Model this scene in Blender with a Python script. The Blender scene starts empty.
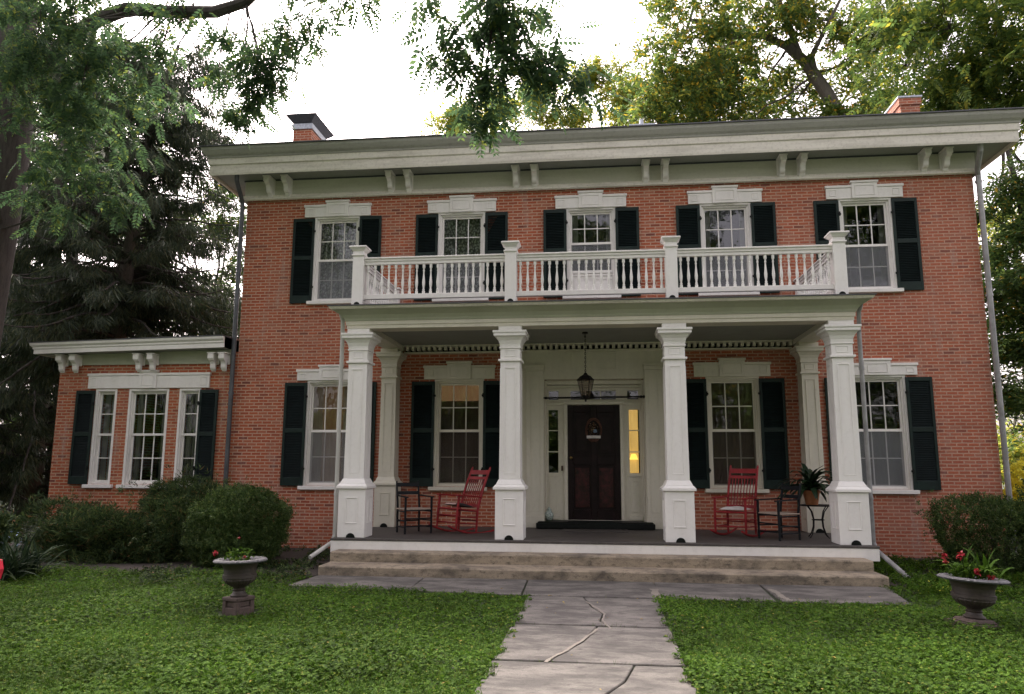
import bpy, math, random
import numpy as np
from mathutils import Vector, Matrix
random.seed(7); rng = np.random.default_rng(7)
R = math.radians
scene = bpy.context.scene
# ------------------------------------------------------------------ camera
CX, CY, CZ = 0.1143, -15.3182, 1.6885
YAW, PITCH, ROLL, FPX = 0.1151, 0.1567, 0.0038, 754.02
cam = bpy.data.cameras.new('camera'); camo = bpy.data.objects.new('camera', cam)
scene.collection.objects.link(camo); scene.camera = camo
cam.sensor_width = 36; cam.lens = 36 * FPX / 1024; cam.clip_end = 2000
F_ = Vector((-math.sin(YAW)*math.cos(PITCH), math.cos(YAW)*math.cos(PITCH), math.sin(PITCH)))
R0 = Vector((math.cos(YAW), math.sin(YAW), 0)); U0 = R0.cross(F_)
R_ = R0*math.cos(ROLL)+U0*math.sin(ROLL); U_ = U0*math.cos(ROLL)-R0*math.sin(ROLL)
m = Matrix((R_, U_, -F_)).transposed().to_4x4(); m.translation = (CX, CY, CZ)
camo.matrix_world = m
def at(u, v, y):                      # pixel + depth plane -> world point (real positions measured off the photo)
    d = F_ + R_*((u-512)/FPX) - U_*((v-347)/FPX)
    t = (y-CY)/d.y
    return Vector((CX+d.x*t, y, CZ+d.z*t))
def atz(u, v, z=0.0):
    d = F_ + R_*((u-512)/FPX) - U_*((v-347)/FPX)
    t = (z-CZ)/d.z
    return Vector((CX+d.x*t, CY+d.y*t, z))
# ------------------------------------------------------------------ light
SUN_EL, SUN_AZ = R(46), R(-28)        # azimuth from +Y towards +X: a low veiled sun behind the house, to the left
w = bpy.data.worlds.new('World'); scene.world = w; w.use_nodes = True
nt = w.node_tree; nt.nodes.clear()
sky = nt.nodes.new('ShaderNodeTexSky'); sky.sky_type = 'NISHITA'; sky.sun_disc = False
sky.sun_elevation = SUN_EL; sky.sun_rotation = SUN_AZ; sky.dust_density = 6; sky.air_density = 1.0; sky.ozone_density = 1.0
tcw = nt.nodes.new('ShaderNodeTexCoord'); nz = nt.nodes.new('ShaderNodeTexNoise'); nz.inputs['Scale'].default_value = 2.4; nz.inputs['Detail'].default_value = 6
nt.links.new(tcw.outputs['Generated'], nz.inputs['Vector']); cm = nt.nodes.new('ShaderNodeMapRange'); cm.inputs[1].default_value = .3; cm.inputs[2].default_value = .7; cm.inputs[3].default_value = .72; cm.inputs[4].default_value = 1.12
nt.links.new(nz.outputs['Fac'], cm.inputs[0])
hs = nt.nodes.new('ShaderNodeHueSaturation'); nt.links.new(cm.outputs[0], hs.inputs['Value']); hs.inputs['Saturation'].default_value = 0.22
bg = nt.nodes.new('ShaderNodeBackground'); bg.inputs['Strength'].default_value = 0.15
wo = nt.nodes.new('ShaderNodeOutputWorld')
nt.links.new(sky.outputs[0], hs.inputs['Color']); tint = nt.nodes.new('ShaderNodeMix'); tint.data_type = 'RGBA'; tint.blend_type = 'MULTIPLY'; tint.inputs[0].default_value = 1; tint.inputs[7].default_value = (1.06, .95, .95, 1)
nt.links.new(hs.outputs[0], tint.inputs[6]); nt.links.new(tint.outputs[2], bg.inputs[0]); nt.links.new(bg.outputs[0], wo.inputs[0])
sl = bpy.data.lights.new('sun', 'SUN'); sl.energy = 1.5; sl.angle = R(12); sl.color = (1.0, .9, .75)
so = bpy.data.objects.new('sun', sl); scene.collection.objects.link(so)
sd = Vector((math.sin(SUN_AZ)*math.cos(SUN_EL), math.cos(SUN_AZ)*math.cos(SUN_EL), math.sin(SUN_EL)))
so.rotation_euler = (-sd).to_track_quat('-Z', 'Y').to_euler(); so.location = (0, 0, 30)
scene.view_settings.view_transform = 'Standard'; scene.view_settings.look = 'None'
scene.view_settings.exposure = 2.08; scene.view_settings.gamma = 1
scene.render.engine = 'CYCLES'
scene.cycles.max_bounces = 7; scene.cycles.transparent_max_bounces = 12

# ------------------------------------------------------------------ node helpers / materials
def mat(name):
    mt = bpy.data.materials.new(name); mt.use_nodes = True
    return mt, mt.node_tree, mt.node_tree.nodes['Principled BSDF']
def N(t, kind, **kw):
    n = t.nodes.new('ShaderNode'+kind)
    for k, v in kw.items():
        if k in n.inputs: n.inputs[k].default_value = v
        else: setattr(n, k, v)
    return n
def L(t, a, b): t.links.new(a, b)
def c4(c): return (c[0], c[1], c[2], 1)
def mix(t, fac, a, b, mode='MIX'):
    n = t.nodes.new('ShaderNodeMix'); n.data_type = 'RGBA'; n.blend_type = mode
    for sock, v in ((n.inputs[0], fac), (n.inputs[6], a), (n.inputs[7], b)):
        if isinstance(v, (int, float)): sock.default_value = v
        elif isinstance(v, tuple): sock.default_value = c4(v)
        else: L(t, v, sock)
    return n.outputs[2]
def ramp(t, v, p0, p1, c0=(0,0,0), c1=(1,1,1)):
    n = t.nodes.new('ShaderNodeValToRGB'); e = n.color_ramp.elements
    e[0].position = p0; e[1].position = p1; e[0].color = c4(c0); e[1].color = c4(c1)
    L(t, v, n.inputs[0]); return n.outputs[0]
def coords(t, scale=(1,1,1)):
    tc = N(t, 'TexCoord'); mp = N(t, 'Mapping'); mp.inputs['Scale'].default_value = scale
    g = N(t, 'NewGeometry'); L(t, g.outputs['Position'], mp.inputs[0]); return mp.outputs[0]
def noise(t, vec, scale, detail=4, rough=.6):
    n = N(t, 'TexNoise', Scale=scale, Detail=detail, Roughness=rough)
    if vec is not None: L(t, vec, n.inputs['Vector'])
    return n.outputs['Fac']
def bump(t, b, h, strength=.3, dist=.01):
    n = N(t, 'Bump', Strength=strength, Distance=dist); L(t, h, n.inputs['Height']); L(t, n.outputs[0], b.inputs['Normal'])

def paint(name, col, rough=.5, dirt=(.25,.24,.2), amt=.35, sc=1.0, streak=(1.2,1.2,.35)):
    mt, t, b = mat(name); v = coords(t, streak)
    n1 = noise(t, v, 2.2*sc, 8, .65); n2 = noise(t, coords(t), 14*sc, 5, .7)
    f = ramp(t, n1, .45, .8); f2 = ramp(t, n2, .5, .8)
    c = mix(t, f, col, tuple(col[i]*(1-amt)+dirt[i]*amt for i in range(3)))
    mm = N(t, 'Math', operation='MULTIPLY'); L(t, f2, mm.inputs[0]); mm.inputs[1].default_value = amt*.8
    c = mix(t, mm.outputs[0], c, dirt)
    L(t, c, b.inputs['Base Color']); b.inputs['Roughness'].default_value = rough
    bump(t, b, n2, .12, .004); return mt
def brick_mat(name, c1=(.56,.135,.052), c2=(.38,.08,.036), mortar=(.66,.42,.30), pale=.35):
    mt, t, b = mat(name)
    g = N(t, 'NewGeometry'); s = N(t, 'SeparateXYZ'); L(t, g.outputs['Position'], s.inputs[0])
    a = N(t, 'Math', operation='ADD'); L(t, s.outputs[0], a.inputs[0]); L(t, s.outputs[1], a.inputs[1])
    cb = N(t, 'CombineXYZ'); L(t, a.outputs[0], cb.inputs[0]); L(t, s.outputs[2], cb.inputs[1])
    wn = N(t, 'TexNoise', Scale=9.0, Detail=2.0); L(t, g.outputs['Position'], wn.inputs['Vector'])
    vm = N(t, 'VectorMath', operation='MULTIPLY_ADD'); L(t, wn.outputs['Color'], vm.inputs[0]); vm.inputs[1].default_value = (.012,.012,0); L(t, cb.outputs[0], vm.inputs[2])
    br = N(t, 'TexBrick', Scale=1.0); L(t, vm.outputs[0], br.inputs['Vector'])
    br.inputs['Brick Width'].default_value = .205; br.inputs['Row Height'].default_value = .0655
    br.inputs['Mortar Size'].default_value = .0115; br.inputs['Mortar Smooth'].default_value = .25; br.inputs['Bias'].default_value = -.15
    br.inputs['Color1'].default_value = c4(c1); br.inputs['Color2'].default_value = c4(c2); br.inputs['Mortar'].default_value = c4(mortar)
    # second brick lookup for odd dark / odd pale bricks
    br2 = N(t, 'TexBrick', Scale=1.0); L(t, vm.outputs[0], br2.inputs['Vector'])
    br2.inputs['Brick Width'].default_value = .205; br2.inputs['Row Height'].default_value = .0655; br2.inputs['Mortar Size'].default_value = 0
    br2.inputs['Color1'].default_value = (0,0,0,1); br2.inputs['Color2'].default_value = (1,1,1,1); br2.inputs['Bias'].default_value = 0
    v = coords(t)
    n1 = noise(t, v, .55, 6, .65); n2 = noise(t, v, 3.0, 6, .7); n3 = noise(t, v, 30, 3, .7)
    odd = ramp(t, br2.outputs['Color'], .90, .99)
    nm = N(t, 'Math', operation='SUBTRACT'); nm.inputs[0].default_value = 1; L(t, br.outputs['Fac'], nm.inputs[1])
    om = N(t, 'Math', operation='MULTIPLY'); L(t, odd, om.inputs[0]); L(t, nm.outputs[0], om.inputs[1])
    c = mix(t, om.outputs[0], br.outputs['Color'], (.22,.06,.04))
    lo = ramp(t, br2.outputs['Color'], .05, .30, (1,1,1), (0,0,0))
    lm = N(t, 'Math', operation='MULTIPLY'); lm2 = N(t, 'Math', operation='MULTIPLY'); L(t, lo, lm2.inputs[0]); L(t, nm.outputs[0], lm2.inputs[1]); L(t, lm2.outputs[0], lm.inputs[0]); lm.inputs[1].default_value = .6
    c = mix(t, lm.outputs[0], c, (.42,.2,.14))
    f = N(t, 'Math', operation='MULTIPLY'); L(t, ramp(t, n1, .5, .72), f.inputs[0]); f.inputs[1].default_value = pale
    c = mix(t, f.outputs[0], c, (.50,.24,.17))
    wx = N(t, 'MapRange'); L(t, s.outputs[0], wx.inputs[0]); wx.inputs[1].default_value = 1.0; wx.inputs[2].default_value = 8.5; wx.inputs[3].default_value = 0; wx.inputs[4].default_value = .24
    c = mix(t, wx.outputs[0], c, (.52,.25,.19))
    # chalky run-off stains, stretched downwards
    n4 = noise(t, coords(t, (2.2,2.2,.45)), 1.4, 7, .7)
    f4 = N(t, 'Math', operation='MULTIPLY'); L(t, ramp(t, n4, .55, .72), f4.inputs[0]); f4.inputs[1].default_value = .6
    c = mix(t, f4.outputs[0], c, (.5,.4,.35))
    c = mix(t, ramp(t, n2, .25, .75), mix(t, .28, c, (.07,.03,.025)), c)
    c = mix(t, ramp(t, n3, .3, .7), mix(t, .3, c, (.1,.04,.03)), c)
    n5 = noise(t, coords(t, (.8,.8,1.6)), 1.1, 6, .65); c = mix(t, ramp(t, n5, .30, .46), mix(t, .30, c, (.10,.045,.035)), c)
    L(t, c, b.inputs['Base Color']); b.inputs['Roughness'].default_value = .9
    inv = N(t, 'Math', operation='SUBTRACT'); inv.inputs[0].default_value = 1; L(t, br.outputs['Fac'], inv.inputs[1])
    ad = N(t, 'Math', operation='MULTIPLY_ADD'); L(t, n3, ad.inputs[0]); ad.inputs[1].default_value = .35; L(t, inv.outputs[0], ad.inputs[2])
    bump(t, b, ad.outputs[0], .6, .008); return mt
def stone(name, c1, c2, c3, sc=1.0, rough=.9, stretch=(1,1,1), b_=.4, lo=.35, hi=.65):
    mt, t, b = mat(name); v = coords(t, stretch)
    n1 = noise(t, v, 1.3*sc, 8, .65); n2 = noise(t, v, 6*sc, 8, .75); n3 = noise(t, coords(t), 60*sc, 3, .6)
    c = mix(t, ramp(t, n1, lo, hi), c1, c2); c = mix(t, ramp(t, n2, .52, .7), c, c3)
    c = mix(t, ramp(t, n3, .35, .75), mix(t, .4, c, (.03,.03,.03)), c)
    L(t, c, b.inputs['Base Color']); b.inputs['Roughness'].default_value = rough
    bump(t, b, n2, b_, .01); return mt
def leafm(name, cols, rough=.5, transl=.35, spec=.3):
    mt, t, b = mat(name)
    g = N(t, 'NewGeometry'); n = t.nodes.new('ShaderNodeValToRGB'); e = n.color_ramp.elements
    L(t, g.outputs['Random Per Island'], n.inputs[0])
    e[0].position = 0; e[0].color = c4(cols[0][1]); e[1].position = 1; e[1].color = c4(cols[-1][1])
    for p, cc in cols[1:-1]:
        x = e.new(p); x.color = c4(cc)
    nn = noise(t, coords(t), .7, 3, .5)
    dk = N(t, 'HueSaturation', Saturation=1.0); L(t, n.outputs[0], dk.inputs['Color'])
    mr = N(t, 'MapRange'); L(t, nn, mr.inputs[0]); mr.inputs[1].default_value = .3; mr.inputs[2].default_value = .7; mr.inputs[3].default_value = .7; mr.inputs[4].default_value = 1.3
    L(t, mr.outputs[0], dk.inputs['Value'])
    L(t, dk.outputs[0], b.inputs['Base Color']); b.inputs['Roughness'].default_value = rough; b.inputs['Specular IOR Level'].default_value = spec
    tr = N(t, 'BsdfTranslucent'); L(t, dk.outputs[0], tr.inputs[0])
    ms = N(t, 'MixShader'); ms.inputs[0].default_value = transl
    out = t.nodes['Material Output']; L(t, b.outputs[0], ms.inputs[1]); L(t, tr.outputs[0], ms.inputs[2]); L(t, ms.outputs[0], out.inputs[0]); return mt
def plain(name, col, rough=.5, metal=0, n_=.25, sc=20, spec=.5):
    mt, t, b = mat(name); v = coords(t); n1 = noise(t, v, sc, 4, .6)
    L(t, mix(t, ramp(t, n1, .3, .7), tuple(x*(1-n_) for x in col), tuple(min(1, x*(1+n_)) for x in col)), b.inputs['Base Color'])
    b.inputs['Roughness'].default_value = rough; b.inputs['Metallic'].default_value = metal; b.inputs['Specular IOR Level'].default_value = spec
    bump(t, b, n1, .15, .003); return mt
def glass_mat():
    mt, t, b = mat('old_glass'); out = t.nodes['Material Output']; t.nodes.remove(b)
    gl = N(t, 'BsdfGlossy', Roughness=.02); gl.inputs['Color'].default_value = (.95,.97,1,1)
    trn = N(t, 'BsdfTransparent'); trn.inputs['Color'].default_value = (.80,.83,.82,1)
    n1 = noise(t, coords(t), 2.3, 2, .5); bp = N(t, 'Bump', Strength=.22, Distance=.03); L(t, n1, bp.inputs['Height']); L(t, bp.outputs[0], gl.inputs['Normal'])
    fr = N(t, 'Fresnel', IOR=1.6); mm = N(t, 'Math', operation='MULTIPLY_ADD'); L(t, fr.outputs[0], mm.inputs[0]); mm.inputs[1].default_value = 1.1; mm.inputs[2].default_value = .015
    ms = N(t, 'MixShader'); L(t, mm.outputs[0], ms.inputs[0]); L(t, trn.outputs[0], ms.inputs[1]); L(t, gl.outputs[0], ms.inputs[2]); L(t, ms.outputs[0], out.inputs[0]); return mt
def veil(name, col, opac, weave=None):
    mt, t, b = mat(name); out = t.nodes['Material Output']; b.inputs['Base Color'].default_value = c4(col); b.inputs['Roughness'].default_value = .9
    tl = N(t, 'BsdfTranslucent'); tl.inputs[0].default_value = c4(col); m0 = N(t, 'MixShader'); m0.inputs[0].default_value = .3
    L(t, b.outputs[0], m0.inputs[1]); L(t, tl.outputs[0], m0.inputs[2])
    trn = N(t, 'BsdfTransparent'); ms = N(t, 'MixShader'); ms.inputs[0].default_value = opac
    if weave:
        v = coords(t, (weave, 1, weave*.7)); vo = N(t, 'TexVoronoi', Scale=1.0); L(t, v, vo.inputs['Vector'])
        n_ = N(t, 'Math', operation='MULTIPLY_ADD'); L(t, ramp(t, vo.outputs['Distance'], .3, .6), n_.inputs[0]); n_.inputs[1].default_value = -.75; n_.inputs[2].default_value = opac+.25
        L(t, n_.outputs[0], ms.inputs[0])
    L(t, trn.outputs[0], ms.inputs[1]); L(t, m0.outputs[0], ms.inputs[2]); L(t, ms.outputs[0], out.inputs[0]); return mt
def emis(name, col, s):
    mt, t, b = mat(name); n1 = noise(t, coords(t, (9,9,.5)), 5, 3, .6)
    L(t, mix(t, n1, tuple(x*.35 for x in col), col), b.inputs['Emission Color']); b.inputs['Emission Strength'].default_value = s
    b.inputs['Base Color'].default_value = c4(tuple(x*.5 for x in col)); return mt
M = {}
M['brick'] = brick_mat('red_brick'); 
M['brick_wing'] = brick_mat('wing_brick', (.55,.13,.042), (.39,.08,.032), (.58,.39,.25), .22)
M['white'] = paint('white_paint', (.82,.795,.76), .5, (.35,.32,.27), .25); M['column'] = paint('column_paint', (.84,.82,.79), .45, (.42,.38,.32), .2)
M['trim'] = paint('weathered_trim', (.74,.70,.62), .6, (.26,.23,.18), .6, 1.2, (.35,.35,3.0))
M['bounce_green'] = paint('bounce_green_paint', (.42,.43,.33), .6, (.27,.29,.2), .4)  # trim paint with the lawn's green bounce light put into its colour
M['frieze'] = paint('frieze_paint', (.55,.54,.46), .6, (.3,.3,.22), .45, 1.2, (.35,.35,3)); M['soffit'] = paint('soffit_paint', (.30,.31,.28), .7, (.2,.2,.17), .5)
M['crown'] = paint('gutter_paint', (.40,.39,.36), .5, (.12,.12,.1), .5, 1.0, (.3,.3,3))
M['cream'] = paint('cream_paint', (.68,.64,.54), .5, (.35,.33,.26), .3)
M['shutter'] = plain('shutter_paint', (.006,.017,.014), .5, 0, .3, 6, .3)
M['louvre'] = plain('louvre_paint', (.004,.010,.010), .6, 0, .3, 8, .25)
M['lead'] = plain('roof_metal', (.10,.10,.11), .45, .4); M['zinc'] = plain('zinc_metal', (.42,.45,.5), .4, .6)
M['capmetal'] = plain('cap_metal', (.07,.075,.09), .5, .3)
M['pipe_dark'] = plain('dark_downspout_metal', (.09,.095,.105), .5, .3, .3, 4); M['pipe'] = plain('downspout_metal', (.28,.28,.28), .5, .3, .3, 4); M['pipe_white'] = paint('pipe_paint', (.5,.5,.47))
M['deck'] = stone('deck_paint', (.055,.048,.044), (.09,.078,.07), (.15,.13,.11), 2, .6, (1,6,1), .1)
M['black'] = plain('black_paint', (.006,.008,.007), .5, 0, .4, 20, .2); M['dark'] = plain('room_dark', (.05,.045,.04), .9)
M['stone'] = stone('step_stone', (.17,.14,.105), (.42,.345,.25), (.055,.045,.036), 2.4, .95, (.6,.6,1.1), .35, .38, .56)
M['slab'] = stone('walk_stone', (.075,.068,.062), (.175,.160,.145), (.040,.035,.032), 1.3, .9, (1,1.9,1), .8, .42, .58)
M['mortar'] = stone('mortar_patch', (.22,.195,.165), (.28,.25,.21), (.2,.18,.16), 2)
M['soil'] = stone('soil', (.035,.026,.02), (.06,.045,.033), (.02,.016,.012), 4, 1, (1,1,1), 1)
M['ground'] = stone('lawn_soil', (.022,.038,.012), (.035,.06,.016), (.03,.028,.015), 5, 1, (1,1,1), 1)
M['glass'] = glass_mat()
M['screen_dark'] = veil('dark_insect_screen', (.085,.065,.05), .55); M['screen'] = veil('insect_screen', (.30,.31,.33), .5); M['lace'] = veil('lace_curtain', (.78,.82,.74), .80, 26)
M['sheer'] = veil('sheer_curtain', (.6,.58,.55), .8); M['tan'] = veil('tan_shade', (.17,.12,.085), .97)
M['amber'] = emis('lit_shade', (.36,.19,.09), .12); M['yellow'] = emis('lamp_lit_wall', (.85,.52,.15), .26); M['bulb'] = emis('lamp_glow', (1,.72,.12), .6)
M['warm'] = emis('lamp_lit_room', (.2,.11,.05), .10)
M['doorwood'] = plain('door_wood', (.010,.004,.005), .4, 0, .5, 5, .2); M['doorred'] = plain('door_red', (.03,.004,.006), .3, 0, .95, 14, .3)
M['iron'] = plain('black_iron', (.010,.009,.009), .55, 0, .25, 20, .25); M['bronze'] = plain('old_bronze', (.09,.055,.04), .5, .4)
M['lamp_glass'] = veil('lantern_glass', (.2,.15,.11), .5)
M['red'] = plain('red_paint', (.27,.018,.022), .5, 0, .3, 8, .3); M['blackchair'] = plain('black_chair_paint', (.006,.008,.011), .55, 0, .3, 20, .25)
M['rush'] = plain('rush_seat', (.33,.26,.21), .9, 0, .3, 60); M['cushion'] = plain('cushion_cloth', (.62,.58,.56), .95, 0, .15, 12)
M['darkcloth'] = plain('dark_cloth', (.03,.022,.022), .95); M['pinkcloth'] = plain('pink_cloth', (.6,.42,.38), .95)
M['terra'] = plain('terracotta', (.42,.17,.075), .85, 0, .2, 12)
M['urn'] = stone('urn_iron', (.030,.022,.018), (.065,.046,.036), (.018,.014,.012), 3, .6, (1,1,1), .4)
M['urnrim'] = stone('urn_rim', (.075,.075,.082), (.14,.14,.155), (.035,.03,.03), 4, .7)
M['urnped'] = stone('urn_pedestal', (.075,.05,.042), (.13,.09,.075), (.04,.03,.026), 4, .9)
M['ceramic'] = plain('glazed_ceramic', (.34,.4,.36), .2, 0, .7, 30); M['brass'] = plain('brass', (.4,.27,.1), .3, .9)
M['twig'] = plain('twig', (.10,.045,.03), .9); M['parch'] = plain('parchment', (.55,.42,.25), .8, 0, .25, 14)
M['bark'] = stone('bark', (.04,.033,.028), (.085,.072,.062), (.015,.013,.011), 3, 1, (3,3,.5), 1)
M['bark2'] = stone('bark_grey', (.10,.09,.075), (.17,.15,.125), (.05,.042,.035), 2.5, 1, (2.5,2.5,.6), .8)
G = lambda r, g, b: (r, g, b)
M['leaf_bright'] = leafm('bright_locust_leaf', [(0, G(.06,.11,.035)), (.55, G(.12,.19,.045)), (.9, G(.24,.30,.05)), (1, G(.4,.34,.04))], .55, .5, .15); M['leaf_near'] = leafm('walnut_leaf', [(0, G(.04,.075,.038)), (.55, G(.065,.12,.055)), (.9, G(.10,.17,.055)), (1, G(.2,.23,.05))], .6, .55, .12)
M['leaf_back'] = leafm('locust_leaf', [(0, G(.06,.11,.035)), (.5, G(.12,.19,.045)), (.8, G(.24,.29,.05)), (.95, G(.45,.37,.04)), (1, G(.5,.26,.03))], .5, .55)
M['leaf_deep'] = leafm('maple_leaf', [(0, G(.045,.085,.03)), (.6, G(.085,.15,.04)), (.92, G(.16,.23,.05)), (1, G(.45,.27,.03))], .5, .5)
M['leaf_gold'] = leafm('golden_leaf', [(0, G(.15,.22,.05)), (.5, G(.28,.34,.065)), (.9, G(.46,.43,.06)), (1, G(.6,.38,.04))], .55, .6)
M['needle'] = leafm('spruce_needle', [(0, G(.02,.033,.018)), (.6, G(.037,.057,.028)), (1, G(.08,.09,.04))], .6, .3)
M['box'] = leafm('boxwood_leaf', [(0, G(.028,.055,.018)), (.6, G(.065,.112,.032)), (.93, G(.12,.17,.045)), (1, G(.2,.22,.07))], .6, .3, .2)
M['yew'] = leafm('yew_leaf', [(0, G(.022,.042,.018)), (.6, G(.055,.09,.032)), (.93, G(.11,.15,.045)), (1, G(.2,.11,.05))], .65, .25, .15)
M['clover'] = leafm('clover_leaf', [(0, G(.026,.060,.007)), (.5, G(.058,.126,.013)), (.93, G(.10,.185,.02)), (1, G(.19,.21,.035))], .75, .35, .12)
M['blade'] = leafm('grass_blade', [(0, G(.026,.06,.008)), (.7, G(.055,.11,.014)), (1, G(.12,.13,.035))], .7, .3, .12)
M['strap'] = leafm('strap_leaf', [(0, G(.012,.026,.013)), (.7, G(.028,.05,.022)), (1, G(.06,.085,.035))], .65, .15, .12)
M['lily'] = leafm('houseplant_leaf', [(0, G(.012,.028,.014)), (.7, G(.025,.05,.022)), (1, G(.04,.07,.03))], .35, .15)
M['dried'] = leafm('dried_flower', [(0, G(.10,.03,.02)), (.4, G(.25,.14,.06)), (.8, G(.6,.48,.3)), (1, G(.7,.6,.42))], .8, .1, .1); M['fallen'] = leafm('fallen_leaf', [(0, G(.14,.09,.035)), (.6, G(.3,.22,.07)), (1, G(.42,.34,.08))], .8, .1, .1); M['petal'] = leafm('red_petal', [(0, G(.30,.01,.02)), (1, G(.5,.025,.045))], .5, .2); M['ypetal'] = leafm('yellow_petal', [(0, G(.62,.58,.05)), (1, G(.75,.72,.10))], .5, .3)
M['redcloth'] = plain('red_cloth', (.75,.03,.06), .8, 0, .1); M['wood'] = plain('pale_wood', (.42,.3,.22), .8)
M['bluefl'] = leafm('blue_flower', [(0, G(.15,.2,.32)), (1, G(.25,.33,.45))], .6, .2)

# ------------------------------------------------------------------ mesh helpers
COL = scene.collection
class MB:
    def __init__(s): s.v = []; s.f = []
    def add(s, vs, fs):
        o = len(s.v); s.v += [tuple(p) for p in vs]; s.f += [tuple(i+o for i in f) for f in fs]; return s
    def box(s, x0, x1, y0, y1, z0, z1):
        x0, x1 = sorted((x0, x1)); y0, y1 = sorted((y0, y1)); z0, z1 = sorted((z0, z1))
        return s.add([(x0,y0,z0),(x1,y0,z0),(x1,y1,z0),(x0,y1,z0),(x0,y0,z1),(x1,y0,z1),(x1,y1,z1),(x0,y1,z1)],
            [(0,3,2,1),(4,5,6,7),(0,1,5,4),(1,2,6,5),(2,3,7,6),(3,0,4,7)])
    def fru(s, cx, cy, z0, z1, a0, b0, a1, b1):      # tapered box, half sizes at both ends
        return s.add([(cx-a0,cy-b0,z0),(cx+a0,cy-b0,z0),(cx+a0,cy+b0,z0),(cx-a0,cy+b0,z0),(cx-a1,cy-b1,z1),(cx+a1,cy-b1,z1),(cx+a1,cy+b1,z1),(cx-a1,cy+b1,z1)],
            [(0,3,2,1),(4,5,6,7),(0,1,5,4),(1,2,6,5),(2,3,7,6),(3,0,4,7)])
    def tube(s, pts, rad, n=8, cap=True):
        pts = [Vector(p) for p in pts]; m_ = len(pts)
        if not hasattr(rad, '__len__'): rad = [rad]*m_
        vs = []; ref = None
        for i, p in enumerate(pts):
            d = (pts[min(i+1, m_-1)]-pts[max(i-1, 0)]).normalized()
            if ref is None: ref = Vector((0,0,1)) if abs(d.z) < .9 else Vector((1,0,0))
            a = (ref-d*ref.dot(d)).normalized(); b = d.cross(a); ref = a
            for k in range(n):
                t = 2*math.pi*k/n; vs.append(p+(a*math.cos(t)+b*math.sin(t))*rad[i])
        fs = [(i*n+k, i*n+(k+1) % n, (i+1)*n+(k+1) % n, (i+1)*n+k) for i in range(m_-1) for k in range(n)]
        if cap: fs += [tuple(range(n))[::-1], tuple(range((m_-1)*n, m_*n))]
        return s.add(vs, fs)
    def lathe(s, prof, n=24, c=(0,0,0), flute=0, fz=(0,0), nf=16):
        vs = []
        for r, z in prof:
            for k in range(n):
                t = 2*math.pi*k/n; rr = r
                if flute and fz[0] <= z <= fz[1]: rr = r*(1+flute*abs(math.sin(nf*t/2)))
                vs.append((c[0]+rr*math.cos(t), c[1]+rr*math.sin(t), c[2]+z))
        m_ = len(prof)
        fs = [(i*n+k, i*n+(k+1) % n, (i+1)*n+(k+1) % n, (i+1)*n+k) for i in range(m_-1) for k in range(n)]
        fs += [tuple(range(n))[::-1], tuple(range((m_-1)*n, m_*n))]
        return s.add(vs, fs)
    def prism(s, poly, z0, z1):
        n = len(poly); vs = [(x, y, z0) for x, y in poly]+[(x, y, z1) for x, y in poly]
        return s.add(vs, [tuple(range(n))[::-1], tuple(range(n, 2*n))]+[(i, (i+1) % n, n+(i+1) % n, n+i) for i in range(n)])
    def build(s, name, m_, parent=None, bevel=0, smooth=False):
        me = bpy.data.meshes.new(name); me.from_pydata(s.v, [], s.f); me.update()
        o = bpy.data.objects.new(name, me); COL.objects.link(o)
        me.materials.append(M[m_] if isinstance(m_, str) else m_)
        if parent is not None: o.parent = parent
        if smooth: me.shade_smooth() if hasattr(me, 'shade_smooth') else None
        if bevel:
            bm_ = o.modifiers.new('bevel', 'BEVEL'); bm_.width = bevel; bm_.segments = 1; bm_.limit_method = 'ANGLE'
        return o
def tag(o, label=None, cat=None, group=None, kind=None):
    for k, v in (('label', label), ('category', cat), ('group', group), ('kind', kind)):
        if v: o[k] = v
    return o
def empty(name, loc, rz=0, **k):
    o = bpy.data.objects.new(name, None); COL.objects.link(o); o.location = loc; o.rotation_euler = (0, 0, rz); o.empty_display_size = .2
    return tag(o, **k)
def copy_tree(o, parent=None):
    c = o.copy(); COL.objects.link(c)
    if parent is not None: c.parent = parent
    for ch in [x for x in bpy.data.objects if x.parent is o]: copy_tree(ch, c)
    return c
def npmesh(name, V, Fq, m_, parent=None, mats=None, mi=None):   # V (n,3), Fq (m,4)
    me = bpy.data.meshes.new(name); V = np.ascontiguousarray(V, dtype=np.float32); Fq = np.ascontiguousarray(Fq, dtype=np.int32)
    me.vertices.add(len(V)); me.vertices.foreach_set('co', V.ravel())
    me.loops.add(Fq.size); me.loops.foreach_set('vertex_index', Fq.ravel())
    me.polygons.add(len(Fq)); me.polygons.foreach_set('loop_start', np.arange(0, Fq.size, 4, dtype=np.int32))
    me.polygons.foreach_set('loop_total', np.full(len(Fq), 4, dtype=np.int32))
    me.update(calc_edges=True); me.materials.append(M[m_])
    o = bpy.data.objects.new(name, me); COL.objects.link(o)
    if parent is not None: o.parent = parent
    return o
def scatter(T, P, X, Y, Z, S):       # template verts T (v,3), faces Tf; frames X,Y,Z (n,3); scale S (n,)
    Tv, Tf = T; n = len(P)
    V = P[:, None, :] + S[:, None, None]*(Tv[None, :, 0, None]*X[:, None, :]+Tv[None, :, 1, None]*Y[:, None, :]+Tv[None, :, 2, None]*Z[:, None, :])
    Fq = Tf[None]+(np.arange(n)*len(Tv))[:, None, None]
    return V.reshape(-1, 3), Fq.reshape(-1, 4)
def unit(a): return a/np.maximum(np.linalg.norm(a, axis=-1, keepdims=True), 1e-9)
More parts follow.
